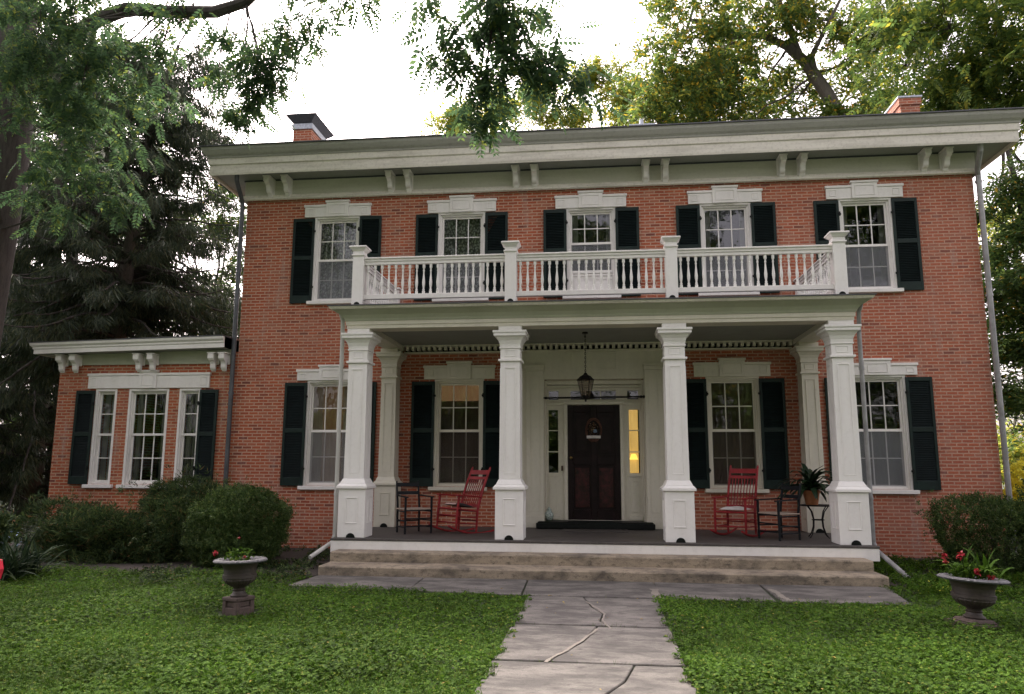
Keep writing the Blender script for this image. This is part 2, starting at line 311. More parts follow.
def frames(D, roll=None):            # D = forward direction (n,3) -> X forward, Y side, Z normal
    X = unit(D); up = np.tile(np.array([[0, 0, 1.]]), (len(D), 1)); bad = np.abs(X[:, 2]) > .95; up[bad] = (1, 0, 0)
    Y = unit(np.cross(up, X)); Z = np.cross(X, Y)
    if roll is not None:
        c, s_ = np.cos(roll)[:, None], np.sin(roll)[:, None]; Y, Z = Y*c+Z*s_, Z*c-Y*s_
    return X, Y, Z
def diamond(l=1, w_=.4, fold=.06):
    return (np.array([[0,0,0],[l*.45,w_/2,fold],[l,0,-.03],[l*.45,-w_/2,fold]]), np.array([[0,1,2,3]]))
def merge(parts):
    vs = []; fs = []; o = 0
    for v, f in parts: vs.append(v); fs.append(f+o); o += len(v)
    return np.vstack(vs), np.vstack(fs)
def compound(pairs=7, ll=.11, lw=.035):     # pinnate leaf, unit length
    parts = []
    for i in range(pairs):
        x = .15+.8*i/(pairs-.5)
        for s_ in (-1, 1):
            a = R(62-18*i/pairs); v, f = diamond(1, .50, .05)
            k = ll*2.3*math.sin(math.pi*(.25+.65*i/pairs))
            vx = x+k*(v[:, 0]*math.cos(a)-0*v[:, 1])-k*v[:, 1]*math.sin(a)*s_*1
            vy = s_*k*v[:, 0]*math.sin(a)+k*v[:, 1]*math.cos(a)
            parts.append((np.stack([vx, vy, k*v[:, 2]-.25*x*x-abs(vy)*.25], 1), f))
    r = np.array([[0,-.006,0],[0,.006,0],[.97,.004,-.24],[.97,-.004,-.24]]); parts.append((r, np.array([[0,1,2,3]])))
    return merge(parts)
def spray(n=9, spread=.5, w_=.16, droop=.3, seed=1):   # tuft of leaves, unit size
    r = np.random.default_rng(seed); parts = []
    for i in range(n):
        a = r.uniform(-1, 1)*math.pi*spread; b = r.uniform(-.6, .6); v, f = diamond(r.uniform(.5, 1), w_*r.uniform(1.2, 2.2))
        off = np.array([r.uniform(0, .5), r.uniform(-.25, .25), r.uniform(-.2, .2)])
        ca, sa, cb, sb = math.cos(a), math.sin(a), math.cos(b), math.sin(b)
        x = v[:, 0]*ca-v[:, 1]*sa; y = v[:, 0]*sa+v[:, 1]*ca; z = v[:, 2]+x*sb*.6
        parts.append((np.stack([x, y, z-droop*(x**2+y**2)], 1)*.55+off, f))
    return merge(parts)
def in_ell(n, c, r, shell=0):
    d = unit(rng.normal(size=(n, 3))); k = rng.uniform(shell, 1, (n, 1))**(1/3 if not shell else 1)
    return np.array(c)+d*k*np.array(r)

# ------------------------------------------------------------------ setting: ground, walk, beds
mb = MB(); mb.add([(-400,-400,0),(400,-400,0),(400,600,0),(-400,600,0)], [(0,1,2,3)])
tag(mb.build('ground', 'ground'), kind='structure')
def slab_poly(mb, pts, z0=-.05, z1=.028): mb.prism([tuple(p[:2]) for p in pts], z0, z1)
walk = MB()
def crack_pts(px): return [atz(u, v, .028).to_2d() for u, v in px]
c1_ = crack_pts([(583,601.5),(592,607),(603,614),(600,621),(607.5,629)])
c2_ = crack_pts([(597,629),(583,641),(566,650),(545.6,662.5)])
c3_ = crack_pts([(634.7,667),(625,681),(606,694),(590,705)])
xl, xr = -.84, .82
V2 = Vector
g_ = .007
def split_slab(y0, y1, crack, end_edge=None):
    # y0 near the house, y1 towards the camera
    A = [V2((xl, y0)), V2((crack[0].x-g_, y0))]+[V2((p.x-g_, p.y)) for p in crack[1:-1]]+[V2((crack[-1].x-g_, y1)), V2((xl, y1))]
    B = [V2((xr, y1)), V2((crack[-1].x+g_, y1))]+[V2((p.x+g_, p.y)) for p in crack[1:-1]][::-1]+[V2((crack[0].x+g_, y0)), V2((xr, y0))]
    slab_poly(walk, A[::-1], z1=.028); slab_poly(walk, B[::-1], z1=.024)
split_slab(-5.18, -6.92, c1_); split_slab(-6.97, -8.46, c2_); split_slab(-8.51, -10.6, c3_)
y_ = -10.63
while y_ > -22: slab_poly(walk, [(xl, y_-1.6), (xr, y_-1.6), (xr, y_), (xl, y_)]); y_ -= 1.63
# apron in front of the steps
e = lambda x: -4.78-(x+4.15)*.105*(1 if x < 0 else .5) if x < -.8 else -5.14-(x*.012)
for a, b, sk in ((-4.2,-2.55,.12), (-2.53,-.98,.08), (-.96,.86,.10), (.88,2.35,-.12), (2.37,4.0,0)):
    slab_poly(walk, [(a+sk*.5-.12*(a < -4), e(a)), (b+(sk*.5 if b < 3.9 else -.1), e(b)), (b+(.12 if b > 3.9 else 0), -3.77), (a, -3.77)])
wk = tag(walk.build('front_walk', 'slab', bevel=.008), kind='structure')
mo = MB()                                       # mortar smeared over two of the cracks
def ribbon(mb, pts, w_, z):
    for i in range(len(pts)-1):
        a, b = pts[i], pts[i+1]; d = (b-a).normalized(); n_ = Vector((-d.y, d.x))
        w1 = w_*(.6+.8*random.random()); w2 = w_*(.6+.8*random.random())
        mb.add([(a.x-n_.x*w1, a.y-n_.y*w1, z), (a.x+n_.x*w1, a.y+n_.y*w1, z), (b.x+n_.x*w2, b.y+n_.y*w2, z), (b.x-n_.x*w2, b.y-n_.y*w2, z)], [(0,1,2,3)])
def densify(pts, n=5):
    out = []
    for i in range(len(pts)-1):
        for k in range(n):
            p = pts[i].lerp(pts[i+1], k/n); out.append(p+Vector((random.uniform(-.012,.012), random.uniform(-.012,.012))))
    return out+[pts[-1]]
ribbon(mo, densify(c2_), .016, .0325); ribbon(mo, densify([Vector((p.x+.03, p.y)) for p in c1_]), .013, .0325)
ribbon(mo, densify(crack_pts([(654,589),(657,596),(663,599)])), .05, .0325); ribbon(mo, densify(crack_pts([(770,589),(782,597),(790,601)])), .04, .0325)
tag(mo.build('walk_mortar', 'mortar'), kind='structure')
bed = MB(); bed.prism([(-12.5,-3.1),(-9.2,-4.35),(-7,-3.75),(-5.2,-3.85),(-4.45,-4.6),(-4.25,-3.8),(-4.2,-.02),(-12.5,-.02)][::1], -.02, .02)
bed.prism([(4.25,-4.3),(5.2,-3.6),(8.5,-3.3),(8.5,-.02),(4.25,-.02)], -.02, .02)
tag(bed.build('garden_bed', 'soil'), kind='structure')

# ------------------------------------------------------------------ house
H = empty('brick_house', (0, 0, 0), label='two-storey red brick house with green-black shutters, white columned porch and low side wing', cat='house')
def wall(mb, x0, x1, y0, y1, z0, z1, holes):    # wall with openings through it, front face at y0
    xs = sorted({x0, x1, *[h[0] for h in holes], *[h[1] for h in holes]}); zs = sorted({z0, z1, *[h[2] for h in holes], *[h[3] for h in holes]})
    inh = lambda x, z: any(h[0] < x < h[1] and h[2] < z < h[3] for h in holes)
    for i in range(len(xs)-1):
        for k in range(len(zs)-1):
            a, b, c, d = xs[i], xs[i+1], zs[k], zs[k+1]
            if inh((a+b)/2, (c+d)/2): continue
            mb.add([(a,y0,c),(b,y0,c),(b,y0,d),(a,y0,d)], [(0,1,2,3)]); mb.add([(a,y1,c),(b,y1,c),(b,y1,d),(a,y1,d)], [(3,2,1,0)])
    for a, b, c, d in holes:
        mb.add([(a,y0,c),(b,y0,c),(b,y0,d),(a,y0,d),(a,y1,c),(b,y1,c),(b,y1,d),(a,y1,d)], [(0,4,5,1),(3,2,6,7),(0,3,7,4),(1,5,6,2)])
W = 7.6; S = 2.75; DEEP = 10
UP = [k*S for k in range(-2, 3)]; LO = [-2*S, -S, S, 2*S]
holes = [(x-.5, x+.5, 5.16, 7.05) for x in UP]+[(x-.5, x+.5, 1.27, 3.45) for x in LO]+[(-.98, 1.0, .5, 3.43)]
mb = MB(); wall(mb, -W, W, 0, .3, -.1, 8.0, holes)
mb.box(-W, -W+.3, .3, DEEP, -.1, 8.0); mb.box(W-.3, W, .3, DEEP, -.1, 8.0); mb.box(-W+.3, W-.3, DEEP-.3, DEEP, -.1, 8.0)
mb.build('wall', 'brick', H)
WX0 = -11.72; w3 = [(-10.80,-10.34), (-10.02,-9.14), (-8.86,-8.41)]
mb = MB(); wall(mb, WX0, -W-.002, .0, .3, -.1, 4.1, [(a, b, 1.27, 3.30) for a, b in w3])
mb.box(WX0, WX0+.3, .3, 6, -.1, 4.1); mb.box(WX0+.3, -W-.002, 5.7, 6, -.1, 4.1)
mb.build('wing_wall', 'brick_wing', H)
mb = MB(); mb.box(-W+.3, W-.3, .3, DEEP-.3, 4.2, 4.45); mb.box(-W+.3, W-.3, .3, DEEP-.3, .3, .45)
mb.box(-W+.3, W-.3, 4.0, 4.1, .45, 7.9); mb.box(WX0+.3, -W, 3.5, 3.6, .3, 4.0)
for x in (-4.1, -1.4, 1.4, 4.1): mb.box(x-.05, x+.05, .6, 4.0, .45, 4.2); mb.box(x-.05, x+.05, .6, 4.0, 4.45, 7.9)
mb.build('inner_wall', 'dark', H)
# cornice rings: profile points (offset out of the wall, z)
def ring(mb, prof, x0, x1, y0, y1, closed=True):
    vs = []
    for d, z in prof: vs += [(x0-d,y0-d,z),(x1+d,y0-d,z),(x1+d,y1+d,z),(x0-d,y1+d,z)]
    n = len(prof); fs = []
    for i in range(n if closed else n-1):
        j = (i+1) % n
        for k in range(4): fs.append((i*4+k, i*4+(k+1) % 4, j*4+(k+1) % 4, j*4+k))
    mb.add(vs, fs)
rg = lambda prof, m_, name, **k: (lambda b: (ring(b, prof, -W, W, 0, DEEP), b.build(name, m_, H))[1])(MB())
rg([(.002,7.50),(.05,7.50),(.05,7.955),(.002,7.955)], 'frieze', 'frieze')
rg([(.052,7.925),(.07,7.925),(.07,7.9535),(.052,7.9535)], 'capmetal', 'frieze_shadow_strip')  # dark strip added as the shadow line where soffit meets frieze
rg([(.052,7.49),(.075,7.47),(.11,7.49),(.11,7.53),(.08,7.56),(.08,7.585),(.052,7.60)], 'trim', 'frieze_moulding')
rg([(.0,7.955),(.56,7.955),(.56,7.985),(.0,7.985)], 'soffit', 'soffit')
rg([(.562,7.90),(.60,7.885),(.61,7.93),(.61,8.10),(.635,8.12),(.635,8.255),(.562,8.255)], 'trim', 'fascia')
rg([(.562,8.257),(.65,8.257),(.66,8.29),(.70,8.33),(.75,8.41),(.76,8.45),(.76,8.475),(.562,8.475)], 'crown', 'gutter')
mb = MB(); e_ = .79
ring(mb, [(e_-.25,8.477),(e_,8.477),(e_,8.50),(e_-.25,8.51)], -W, W, 0, DEEP)
mb.add([(-W-e_,-e_,8.5),(W+e_,-e_,8.5),(W+e_,DEEP+e_,8.5),(-W-e_,DEEP+e_,8.5),(-4,DEEP/2,9.15),(4,DEEP/2,9.15)], [(0,1,5,4),(1,2,5),(2,3,4,5),(3,0,4)])
mb.build('roof', 'lead', H)
def bracket(x, zt, d, h, big=1.0, m_='white'):
    # scrolled bracket, side profile in (out, z)
    pr = [(0,0),(d,0),(d,-.10*big),(d*.94,-.13*big),(d*.72,-.15*big),(d*.60,-.20*big),(d*.56,-.27*big),(d*.44,-.31*big),(d*.3,-.315*big),(d*.26,-.34*big),(d*.24,-h+.03),(d*.14,-h),(0,-h)]
    n = len(pr); hw = .05*big; b = MB()
    b.add([(x-hw,-.052-o,zt+z) for o, z in pr]+[(x+hw,-.052-o,zt+z) for o, z in pr], [tuple(range(n)), tuple(range(n, 2*n))[::-1]]+[(i, n+i, n+(i+1) % n, (i+1) % n) for i in range(n)])
    b.box(x-hw-.035, x+hw+.035, -.052-d-.02, -.052, zt+.001, zt+.022)
    b.box(x-hw-.012, x+hw+.012, -.052-d-.018, -.053-d, zt-.105*big, zt-.005)
    b.box(x-hw-.03, x+hw+.03, -.068, -.0525, zt-h-.03, zt-.006)
    return b.build('bracket', m_, H, bevel=.006)
for xc in (-6.83,-4.10,-1.37,1.35,4.09,6.85):
    for dx in (-.2, .2): bracket(xc+dx, 7.92, .30, .39, 1.02)
# wing cornice
def wring(prof, m_, name):
    b = MB(); ring(b, prof, WX0, -7.3, 0, 6)
    # stop it at the main wall
    for i, v in enumerate(b.v):
        if v[0] > -7.6: b.v[i] = (-7.745, v[1], v[2])
    b.v = [(v[0], v[1], v[2]+(max(0, (v[0]+12.2)*.020) if v[2] > 3.9 else 0)) for v in b.v]
    return b.build(name, m_, H)
wring([(.002,3.85),(.04,3.85),(.04,4.06),(.002,4.06)], 'bounce_green', 'wing_frieze')
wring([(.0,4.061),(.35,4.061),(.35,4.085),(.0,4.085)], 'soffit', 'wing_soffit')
wring([(.352,4.07),(.38,4.06),(.38,4.15),(.40,4.17),(.40,4.20),(.44,4.24),(.45,4.29),(.352,4.29)], 'white', 'wing_fascia')
mb = MB(); mb.add([(WX0-.46,-.46,4.292),(-7.745,-.46,4.385),(-7.745,6.5,4.385),(WX0-.46,6.5,4.292),(WX0-.46,-.46,4.31),(-7.745,-.46,4.403),(-7.745,6.5,4.75),(WX0-.46,6.5,4.65)], [(0,1,2,3)[::-1],(4,5,6,7),(0,1,5,4),(1,2,6,5),(2,3,7,6),(3,0,4,7)])
mb.build('wing_roof', 'lead', H)
for x in (-11.58,-11.26,-9.78,-9.46,-8.08,-7.84): bracket(x, 4.04, .22, .19, 1.1, 'white')
# chimneys
for nm, x0, x1, lab in (('chimney', -7.33,-6.86,'brick chimney with a dark flared metal cap over a zinc band'), ('chimney', 6.99,7.41,'bare brick chimney with thin pale coping')):
    mb = MB(); left = x0 < 0; up = .12 if left else 0
    mb.box(x0, x1, 1.6, 2.6, 8.4, 9.80+up)
    if not left: mb.box(x0-.03, x1+.03, 1.57, 2.63, 9.80, 9.96)
    ch = mb.build(nm, 'brick', H); ch['label'] = lab
    mb = MB()
    if left:
        mb.box(x0-.03, x1+.03, 1.57, 2.63, 9.922, 10.06); mb.build('metal_band', 'zinc', ch)
        mb = MB(); mb.fru((x0+x1)/2, 2.1, 10.062, 10.24, .2, .48, .38, .66); mb.box(x0-.16, x1+.16, 1.43, 2.77, 10.242, 10.26); mb.build('chimney_cap', 'capmetal', ch)
    else:
        mb.box(x0-.05, x1+.05, 1.55, 2.65, 9.962, 10.0); mb.build('coping', 'zinc', ch)
mb = MB(); mb.box(.98, 1.64, 3.0, 3.7, 10.25, 10.31); mb.box(1.05,1.57,3.06,3.6,8.6,10.25); mb.tube([(1.31,3.3,10.31),(1.31,3.3,10.55)], .055, 10)
mb.build('roof_vent', 'zinc', H)

# ---- windows
def curtains(kind, wx, z0, z1, p):
    y = .22
    def sheet(x0, x1, za, zb, m_, wave=.012, n=40, nm='curtain'):
        b = MB(); vs = []; 
        for i in range(n+1):
            x = x0+(x1-x0)*i/n; yy = y+wave*math.sin(i*1.15)+wave*.5*math.sin(i*.53)
            vs += [(x, yy, za), (x, yy, zb)]
        b.add(vs, [(2*i, 2*i+2, 2*i+3, 2*i+1) for i in range(n)]); return b.build(nm, m_, p, smooth=True)
    if kind == 'lace': sheet(-wx, wx, z0, z1-.0, 'lace')
    if kind == 'none': sheet(-wx, -wx+.16, z0, z1, 'sheer'); sheet(wx-.12, wx, z0, z1, 'sheer')
    if kind == 'sheer': sheet(-wx, wx, z0, z0+(z1-z0)*.52, 'sheer'); sheet(-wx, -wx+.1, z0, z1, 'sheer')
    if kind == 'tan': sheet(-wx, wx, z0, z1, 'tan', .004)
    if kind == 'amber': sheet(-wx, wx, z0, z1-.42, 'tan', .004); y = .24; sheet(-wx, wx, z1-.42, z1, 'amber', .002, nm='lit_shade')
    if kind == 'warm': sheet(-wx, wx, z0, z1, 'warm', .006); y = .2; sheet(-wx, -wx+.22, z0, z1, 'sheer'); sheet(wx-.22, wx, z0, z1, 'sheer')
    if kind == 'side': sheet(-wx+.02, -wx+.14, z0, z1, 'sheer', .02, 12); sheet(wx-.18, wx-.06, z0, z1, 'sheer', .02, 12)
def window(cx, hw, z0, z1, meet, cols, rows, kind, screen=True, panel=None, m_='white', fr=.065, lintel=None, sill=True):
    Wd = empty('window', (cx, 0, 0)); Wd.parent = H
    b = MB(); zb = panel if panel else z0
    b.box(-hw+.004, -hw+fr, .03, .16, z0, z1-.003); b.box(hw-fr, hw-.004, .03, .16, z0, z1-.003); b.box(-hw+fr, hw-fr, .03, .16, z1-fr, z1-.003); b.box(-hw+fr, hw-fr, .03, .16, zb, zb+.04)
    b.box(-hw-.02, -hw+.03, -.012, .028, z0, z1+.02); b.box(hw-.03, hw+.02, -.012, .028, z0, z1+.02); b.box(-hw+.03, hw-.03, -.016, .028, z1-.03, z1+.02)
    if panel:
        b.box(-hw+fr, hw-fr, .05, .12, z0, zb-.002)
        for k in range(7): xx = -hw+.11+k*(2*hw-.22)/6; b.box(xx-.035, xx+.035, .035, .049, zb-.14, zb-.09)
        b.box(-hw+fr, hw-fr, .03, .049, zb-.06, zb-.03); b.box(-hw+.14, hw-.14, .036, .049, z0+.08, zb-.2)
    b.build('frame', m_, Wd, bevel=.004)
    gx = hw-fr
    def sash(za, zb2, y, rw, nm='sash', cl=None):
        cl = cl or cols; q = MB(); s_ = .038
        q.box(-gx+.001, -gx+s_, y, y+.035, za, zb2); q.box(gx-s_, gx-.001, y, y+.035, za, zb2); q.box(-gx+s_, gx-s_, y, y+.035, za, za+s_+.01); q.box(-gx+s_, gx-s_, y, y+.035, zb2-s_, zb2)
        for i in range(1, cl): xx = -gx+s_+(2*gx-2*s_)*i/cl; q.box(xx-.010, xx+.010, y+.004, y+.030, za+s_+.01, zb2-s_)
        for i in range(1, rw):
            zz = za+s_+(zb2-za-2*s_)*i/rw
            for j in range(cl):
                xa = -gx+s_+(2*gx-2*s_)*j/cl+.0102; xb = -gx+s_+(2*gx-2*s_)*(j+1)/cl-.0102; q.box(xa, xb, y+.004, y+.030, zz-.010, zz+.010)
        return q.build(nm, m_, Wd)
    sash(meet-.02, z1-fr-.002, .075, rows); sash(zb+.041, meet+.02, .112, rows)
    g = MB(); g.add([(-gx+.01,.094,meet),(gx-.01,.094,meet),(gx-.01,.094,z1-fr),(-gx+.01,.094,z1-fr)], [(0,1,2,3)]); g.add([(-gx+.01,.131,zb+.05),(gx-.01,.131,zb+.05),(gx-.01,.131,meet),(-gx+.01,.131,meet)], [(0,1,2,3)])
    g.build('pane', 'glass', Wd)
    if screen:
        s_ = MB(); s_.add([(-gx+.012,.068,zb+.05),(gx-.012,.068,zb+.05),(gx-.012,.068,meet-.01),(-gx+.012,.068,meet-.01)], [(0,1,2,3)]); s_.build('insect_screen', 'screen_dark' if m_ == 'cream' else 'screen', Wd)
        q = MB(); q.box(-gx+.001, -gx+.02, .058, .072, zb+.042, meet-.01); q.box(gx-.02, gx-.001, .058, .072, zb+.042, meet-.01); q.box(-gx+.02, gx-.02, .058, .072, meet-.025, meet-.004); q.box(-gx+.02, gx-.02, .058, .072, zb+.042, zb+.065); q.build('screen_frame', m_, Wd)
    curtains(kind, gx, zb, z1, Wd)
    if sill:
        q = MB(); q.box(-hw-.10, hw+.10, -.09, .028, z0-.075, z0-.002); q.build('sill', m_, Wd, bevel=.006)
    return Wd
def lintel(cx, hw, z0, z1, z2, khw=.25, m_='white', parent=None):
    b = MB(); pz = z1-.055
    b.box(cx-hw, cx-khw-.001, -.045, -.001, z0, pz); b.box(cx+khw+.001, cx+hw, -.045, -.001, z0, pz)
    b.box(cx-hw-.02, cx-khw-.001, -.065, -.001, pz+.002, z1); b.box(cx+khw+.001, cx+hw+.02, -.065, -.001, pz+.002, z1)
    b.box(cx-khw, cx+khw, -.075, -.001, z0-.003, z2-.045); b.box(cx-khw-.02, cx+khw+.02, -.095, -.001, z2-.043, z2)
    for s_ in (-1, 1):       # raised end tablets
        xc = cx+s_*(hw-.13); b.box(xc-.07, xc+.07, -.056, -.0455, z0+.05, z0+.065); b.box(xc-.07, xc+.07, -.056, -.0455, pz-.05, pz-.035)
        b.box(xc-.07, xc-.055, -.056, -.0455, z0+.066, pz-.051); b.box(xc+.055, xc+.07, -.056, -.0455, z0+.066, pz-.051)
    k = khw-.06; b.box(cx-k, cx+k, -.086, -.0755, z0+.05, z0+.065); b.box(cx-k, cx+k, -.086, -.0755, z2-.11, z2-.095); b.box(cx-k, cx-k+.015, -.086, -.0755, z0+.066, z2-.111); b.box(cx+k-.015, cx+k, -.086, -.0755, z0+.066, z2-.111)
    return b.build('lintel', m_, parent or H, bevel=.004)
def shutter(x0, x1, z0, z1, hinge, m1='shutter', split=.53):
    S_ = empty('shutter', ((x0+x1)/2, -.012, 0)); S_.parent = H
    hw = (x1-x0)/2-.004; ya, yb = -.055, -.018; st = .055; b = MB()
    zm = z0+(z1-z0)*split
    b.box(-hw, -hw+st, ya, yb, z0, z1); b.box(hw-st, hw, ya, yb, z0, z1)
    b.box(-hw+st, hw-st, ya, yb, z0, z0+.17); b.box(-hw+st, hw-st, ya, yb, z1-.08, z1); b.box(-hw+st, hw-st, ya, yb, zm-.045, zm+.045)
    b.build('shutter_frame', m1, S_, bevel=.004)
    q = MB()
    for za, zb in ((z0+.17, zm-.045), (zm+.045, z1-.08)):
        n = int((zb-za)/.034)
        for i in range(n):
            z = za+(i+.5)*(zb-za)/n
            q.add([(-hw+st,-.049,z-.017),(hw-st,-.049,z-.017),(hw-st,-.024,z+.013),(-hw+st,-.024,z+.013),(-hw+st,-.044,z-.021),(hw-st,-.044,z-.021),(hw-st,-.020,z+.009),(-hw+st,-.020,z+.009)],
                [(0,1,2,3),(7,6,5,4),(0,4,5,1)])
    q.box(-hw+st, hw-st, -.0195, -.0185, z0+.17, z1-.08)
    q.build('louvre_panel', 'louvre', S_)
    hg = MB(); hx = hw*hinge
    for z in (z0+.35, z1-.3): hg.box(hx-.03, hx+.03, -.075, -.056, z-.02, z+.02); hg.box(hx+hinge*.001-.012, hx+.012, -.09, -.076, z-.045, z+.045)
    hg.build('hinge', 'black', S_)
    S_.rotation_euler = (R(random.uniform(-.3,.0)), 0, R(random.uniform(-.5,.5)))
    return S_
kinds_u = ['lace','lace','none','none','none']; kinds_l = ['warm','amber','tan','sheer']
for i, x in enumerate(UP):
    if i == 2: window(x, .5, 5.18, 7.05, 6.31, 3, 2, kinds_u[i], True, panel=5.66)
    else: window(x, .5, 5.18, 7.05, 6.10, 3, 2, kinds_u[i])
    lintel(x, .74, 7.062, 7.34, 7.42)
    for s_ in (-1, 1):
        a, b = (x-1.0, x-.505) if s_ < 0 else (x+.505, x+1.0); shutter(a, b, 5.14, 7.04, -s_)
for i, x in enumerate(LO):
    window(x, .5, 1.27, 3.45, 2.40, 3, 2, kinds_l[i], i != 99, m_='white' if abs(x) > 4 else 'cream'); pz = abs(x) < 4
    lintel(x, .74, 3.465, 3.70+.05*pz, 3.79+.04*pz, m_='cream' if pz else 'white')
    for s_ in (-1, 1):
        a, b = (x-1.0, x-.505) if s_ < 0 else (x+.505, x+1.0); shutter(a, b, 1.27, 3.42, -s_)
for (a, b), n in zip(w3, (1, 3, 1)): window((a+b)/2, (b-a)/2, 1.27, 3.30, 2.33, n, 2, 'side', False, fr=.05)
lintel(-9.6, 1.40, 3.33, 3.66, 3.72, .2)
shutter(-11.26, -10.82, 1.27, 3.29, 1); shutter(-8.40, -7.98, 1.27, 3.29, -1)

# ---- porch
PX, PY = 4.28, -2.66
mb = MB(); mb.box(-4.36, 4.36, -2.76, -.002, .34, .45); mb.box(-4.38, 4.38, -2.81, -.002, .452, .49); mb.build('porch_floor', 'deck', H, bevel=.006)
mb = MB(); mb.box(-4.37, 4.37, -2.80, -2.762, .265, .451); mb.box(-4.37, -4.361, -2.762, -.01, .265, .451); mb.box(4.361, 4.37, -2.762, -.01, .265, .451); mb.build('porch_skirt', 'white', H)
mb = MB(); mb.box(-4.3, 4.3, -2.7, -.01, -.02, .262); mb.build('porch_base', 'stone', H)
for x0, x1, y0, z0, z1, nm in ((-4.22, 4.13, -3.22, -.05, .315, 'stone_step'), (-4.2, 4.14, -3.77, -.05, .165, 'stone_step')):
    mb = MB(); n = 26; 
    xs = [x0+(x1-x0)*i/n for i in range(n+1)]
    yb = -2.765 if z1 > .2 else -3.222
    for i in range(n):     # slightly worn, uneven edge
        pass
    vs = []
    for x in xs:
        j = random.uniform(-.006,.006); k = random.uniform(-.004,.004)
        vs += [(x,y0+j,z0),(x,y0+j,z1-.018+k),(x,y0+.016+j,z1+k),(x,yb,z1),(x,yb,z0)]
    fs = [(i*5+a, (i+1)*5+a, (i+1)*5+a+1, i*5+a+1) for i in range(n) for a in range(4)]+[(0,1,2,3,4), tuple(n*5+a for a in range(5))[::-1]]
    mb.add(vs, fs); mb.build(nm, 'stone', H)
def column(x, y, half=False, m_='column'):
    C = empty('porch_column' if not half else 'wall_pilaster', (x, y, 0)); C.parent = H
    k = .92 if half else 1; dy = k
    def panel(b, z0, z1, hw, off, t_=.012):       # raised moulding rectangle on front, left and right faces
        for sx, sy in ((0,-1),(1,0),(-1,0)):
            for (a0, a1, c0, c1) in ((-hw, hw, z0, z0+.018), (-hw, hw, z1-.018, z1), (-hw, -hw+.018, z0+.019, z1-.019), (hw-.018, hw, z0+.019, z1-.019)):
                if sy: b.box(a0, a1, -off-t_, -off-.0008, c0, c1)
                else: b.box(min(sx*(off+.0008), sx*(off+t_)), max(sx*(off+.0008), sx*(off+t_)), a0, a1, c0, c1)
    b = MB(); pw = .235*k
    b.box(-pw, pw, -pw, pw, .491, 1.30); panel(b, .72, 1.16, .105*k, pw)
    b.build('pedestal', m_, C, bevel=.006)
    b = MB(); b.box(-pw-.035, pw+.035, -pw-.035, pw+.035, 1.302, 1.345); b.fru(0, 0, 1.346, 1.385, pw+.03, pw+.03, pw-.005, pw-.005); b.fru(0, 0, 1.386, 1.47, pw-.01, pw-.01, .185*k, .185*k)
    b.build('base_moulding', m_, C, bevel=.004)
    b = MB(); b.fru(0, 0, 1.472, 3.46, .178*k, .178*k, .166*k, .166*k)
    panel(b, 1.56, 3.36, .10*k, .176*k, .006)
    b.build('shaft', m_, C, bevel=.005)
    b = MB(); b.box(-.2*k, .2*k, -.2*k, .2*k, 3.462, 3.50); b.fru(0, 0, 3.502, 3.68, .168*k, .168*k, .168*k, .168*k); panel(b, 3.54, 3.66, .10*k, .168*k, .008)
    b.box(-.185*k, .185*k, -.185*k, .185*k, 3.682, 3.71)
    prof = [(.175,3.711),(.18,3.76),(.20,3.82),(.235,3.87),(.262,3.89)]
    for i in range(4): b.fru(0, 0, prof[i][1], prof[i+1][1]-.0005, prof[i][0]*k, prof[i][0]*k, prof[i+1][0]*k, prof[i+1][0]*k)
    b.box(-.275*k, .275*k, -.275*k, .275*k, 3.892, 3.945); b.box(-.29*k, .29*k, -.29*k, .29*k, 3.946, 3.985)
    b.box(-.2*k, .2*k, -.2*k, .2*k, 3.987, 4.068)
    b.build('capital', m_, C, bevel=.004)
    b = MB(); n = 10; rr = .075      # black arched vent at the foot
    fr_ = [(rr*math.cos(math.pi*i/n), rr*math.sin(math.pi*i/n)) for i in range(n+1)]
    b.add([(a, -pw-.016, .492+c) for a, c in fr_]+[(a, -pw-.001, .492+c) for a, c in fr_], [tuple(range(n+1))]+[(i, i+n+1, i+n+2, i+1) for i in range(n)])

    b.build('foot_vent', 'black', C)
    return C
for x in (-4.07, -1.385, 1.385, 4.07): column(x, -2.455)
for x in (-4.14, 4.14): column(x, -.24, True, 'cream')
b = MB()          # entablature: three sides
def trib(b, prof):   # profile (offset, z) swept round front and both sides, dying into the house wall
    n = len(prof); vs = []
    for d, z in prof: vs += [(-PX-d, -.004, z), (-PX-d, PY-d, z), (PX+d, PY-d, z), (PX+d, -.004, z)]
    b.add(vs, [(i*4+k, i*4+k+1, ((i+1) % n)*4+k+1, ((i+1) % n)*4+k) for i in range(n) for k in range(3)])
trib(b, [(-.36,4.07),(0,4.07),(0,4.125),(.018,4.135),(.018,4.20),(-.36,4.20)]); b.build('porch_beam', 'cream', H)
b = MB(); trib(b, [(.0,4.202),(.03,4.202),(.045,4.24),(.09,4.30),(.16,4.345),(.215,4.375),(.0,4.375)]); b.build('porch_cove', 'bounce_green', H)
b = MB(); trib(b, [(.0,4.377),(.225,4.377),(.24,4.385),(.255,4.41),(.26,4.425),(.0,4.425)]); b.build('porch_gutter', 'trim', H)
b = MB(); b.add([(-PX-.28,PY-.28,4.428),(PX+.28,PY-.28,4.428),(PX+.28,-.003,4.428),(-PX-.28,-.003,4.428),(-PX-.28,PY-.28,4.446),(PX+.28,PY-.28,4.446),(PX+.28,-.003,4.56),(-PX-.28,-.003,4.56)], [(3,2,1,0),(4,5,6,7),(0,1,5,4),(1,2,6,5),(2,3,7,6),(3,0,4,7)]); b.build('porch_roof', 'lead', H)
b = MB(); b.box(-PX+.362, PX-.362, PY+.362, -.004, 4.16, 4.199); b.build('porch_ceiling', 'soffit', H)
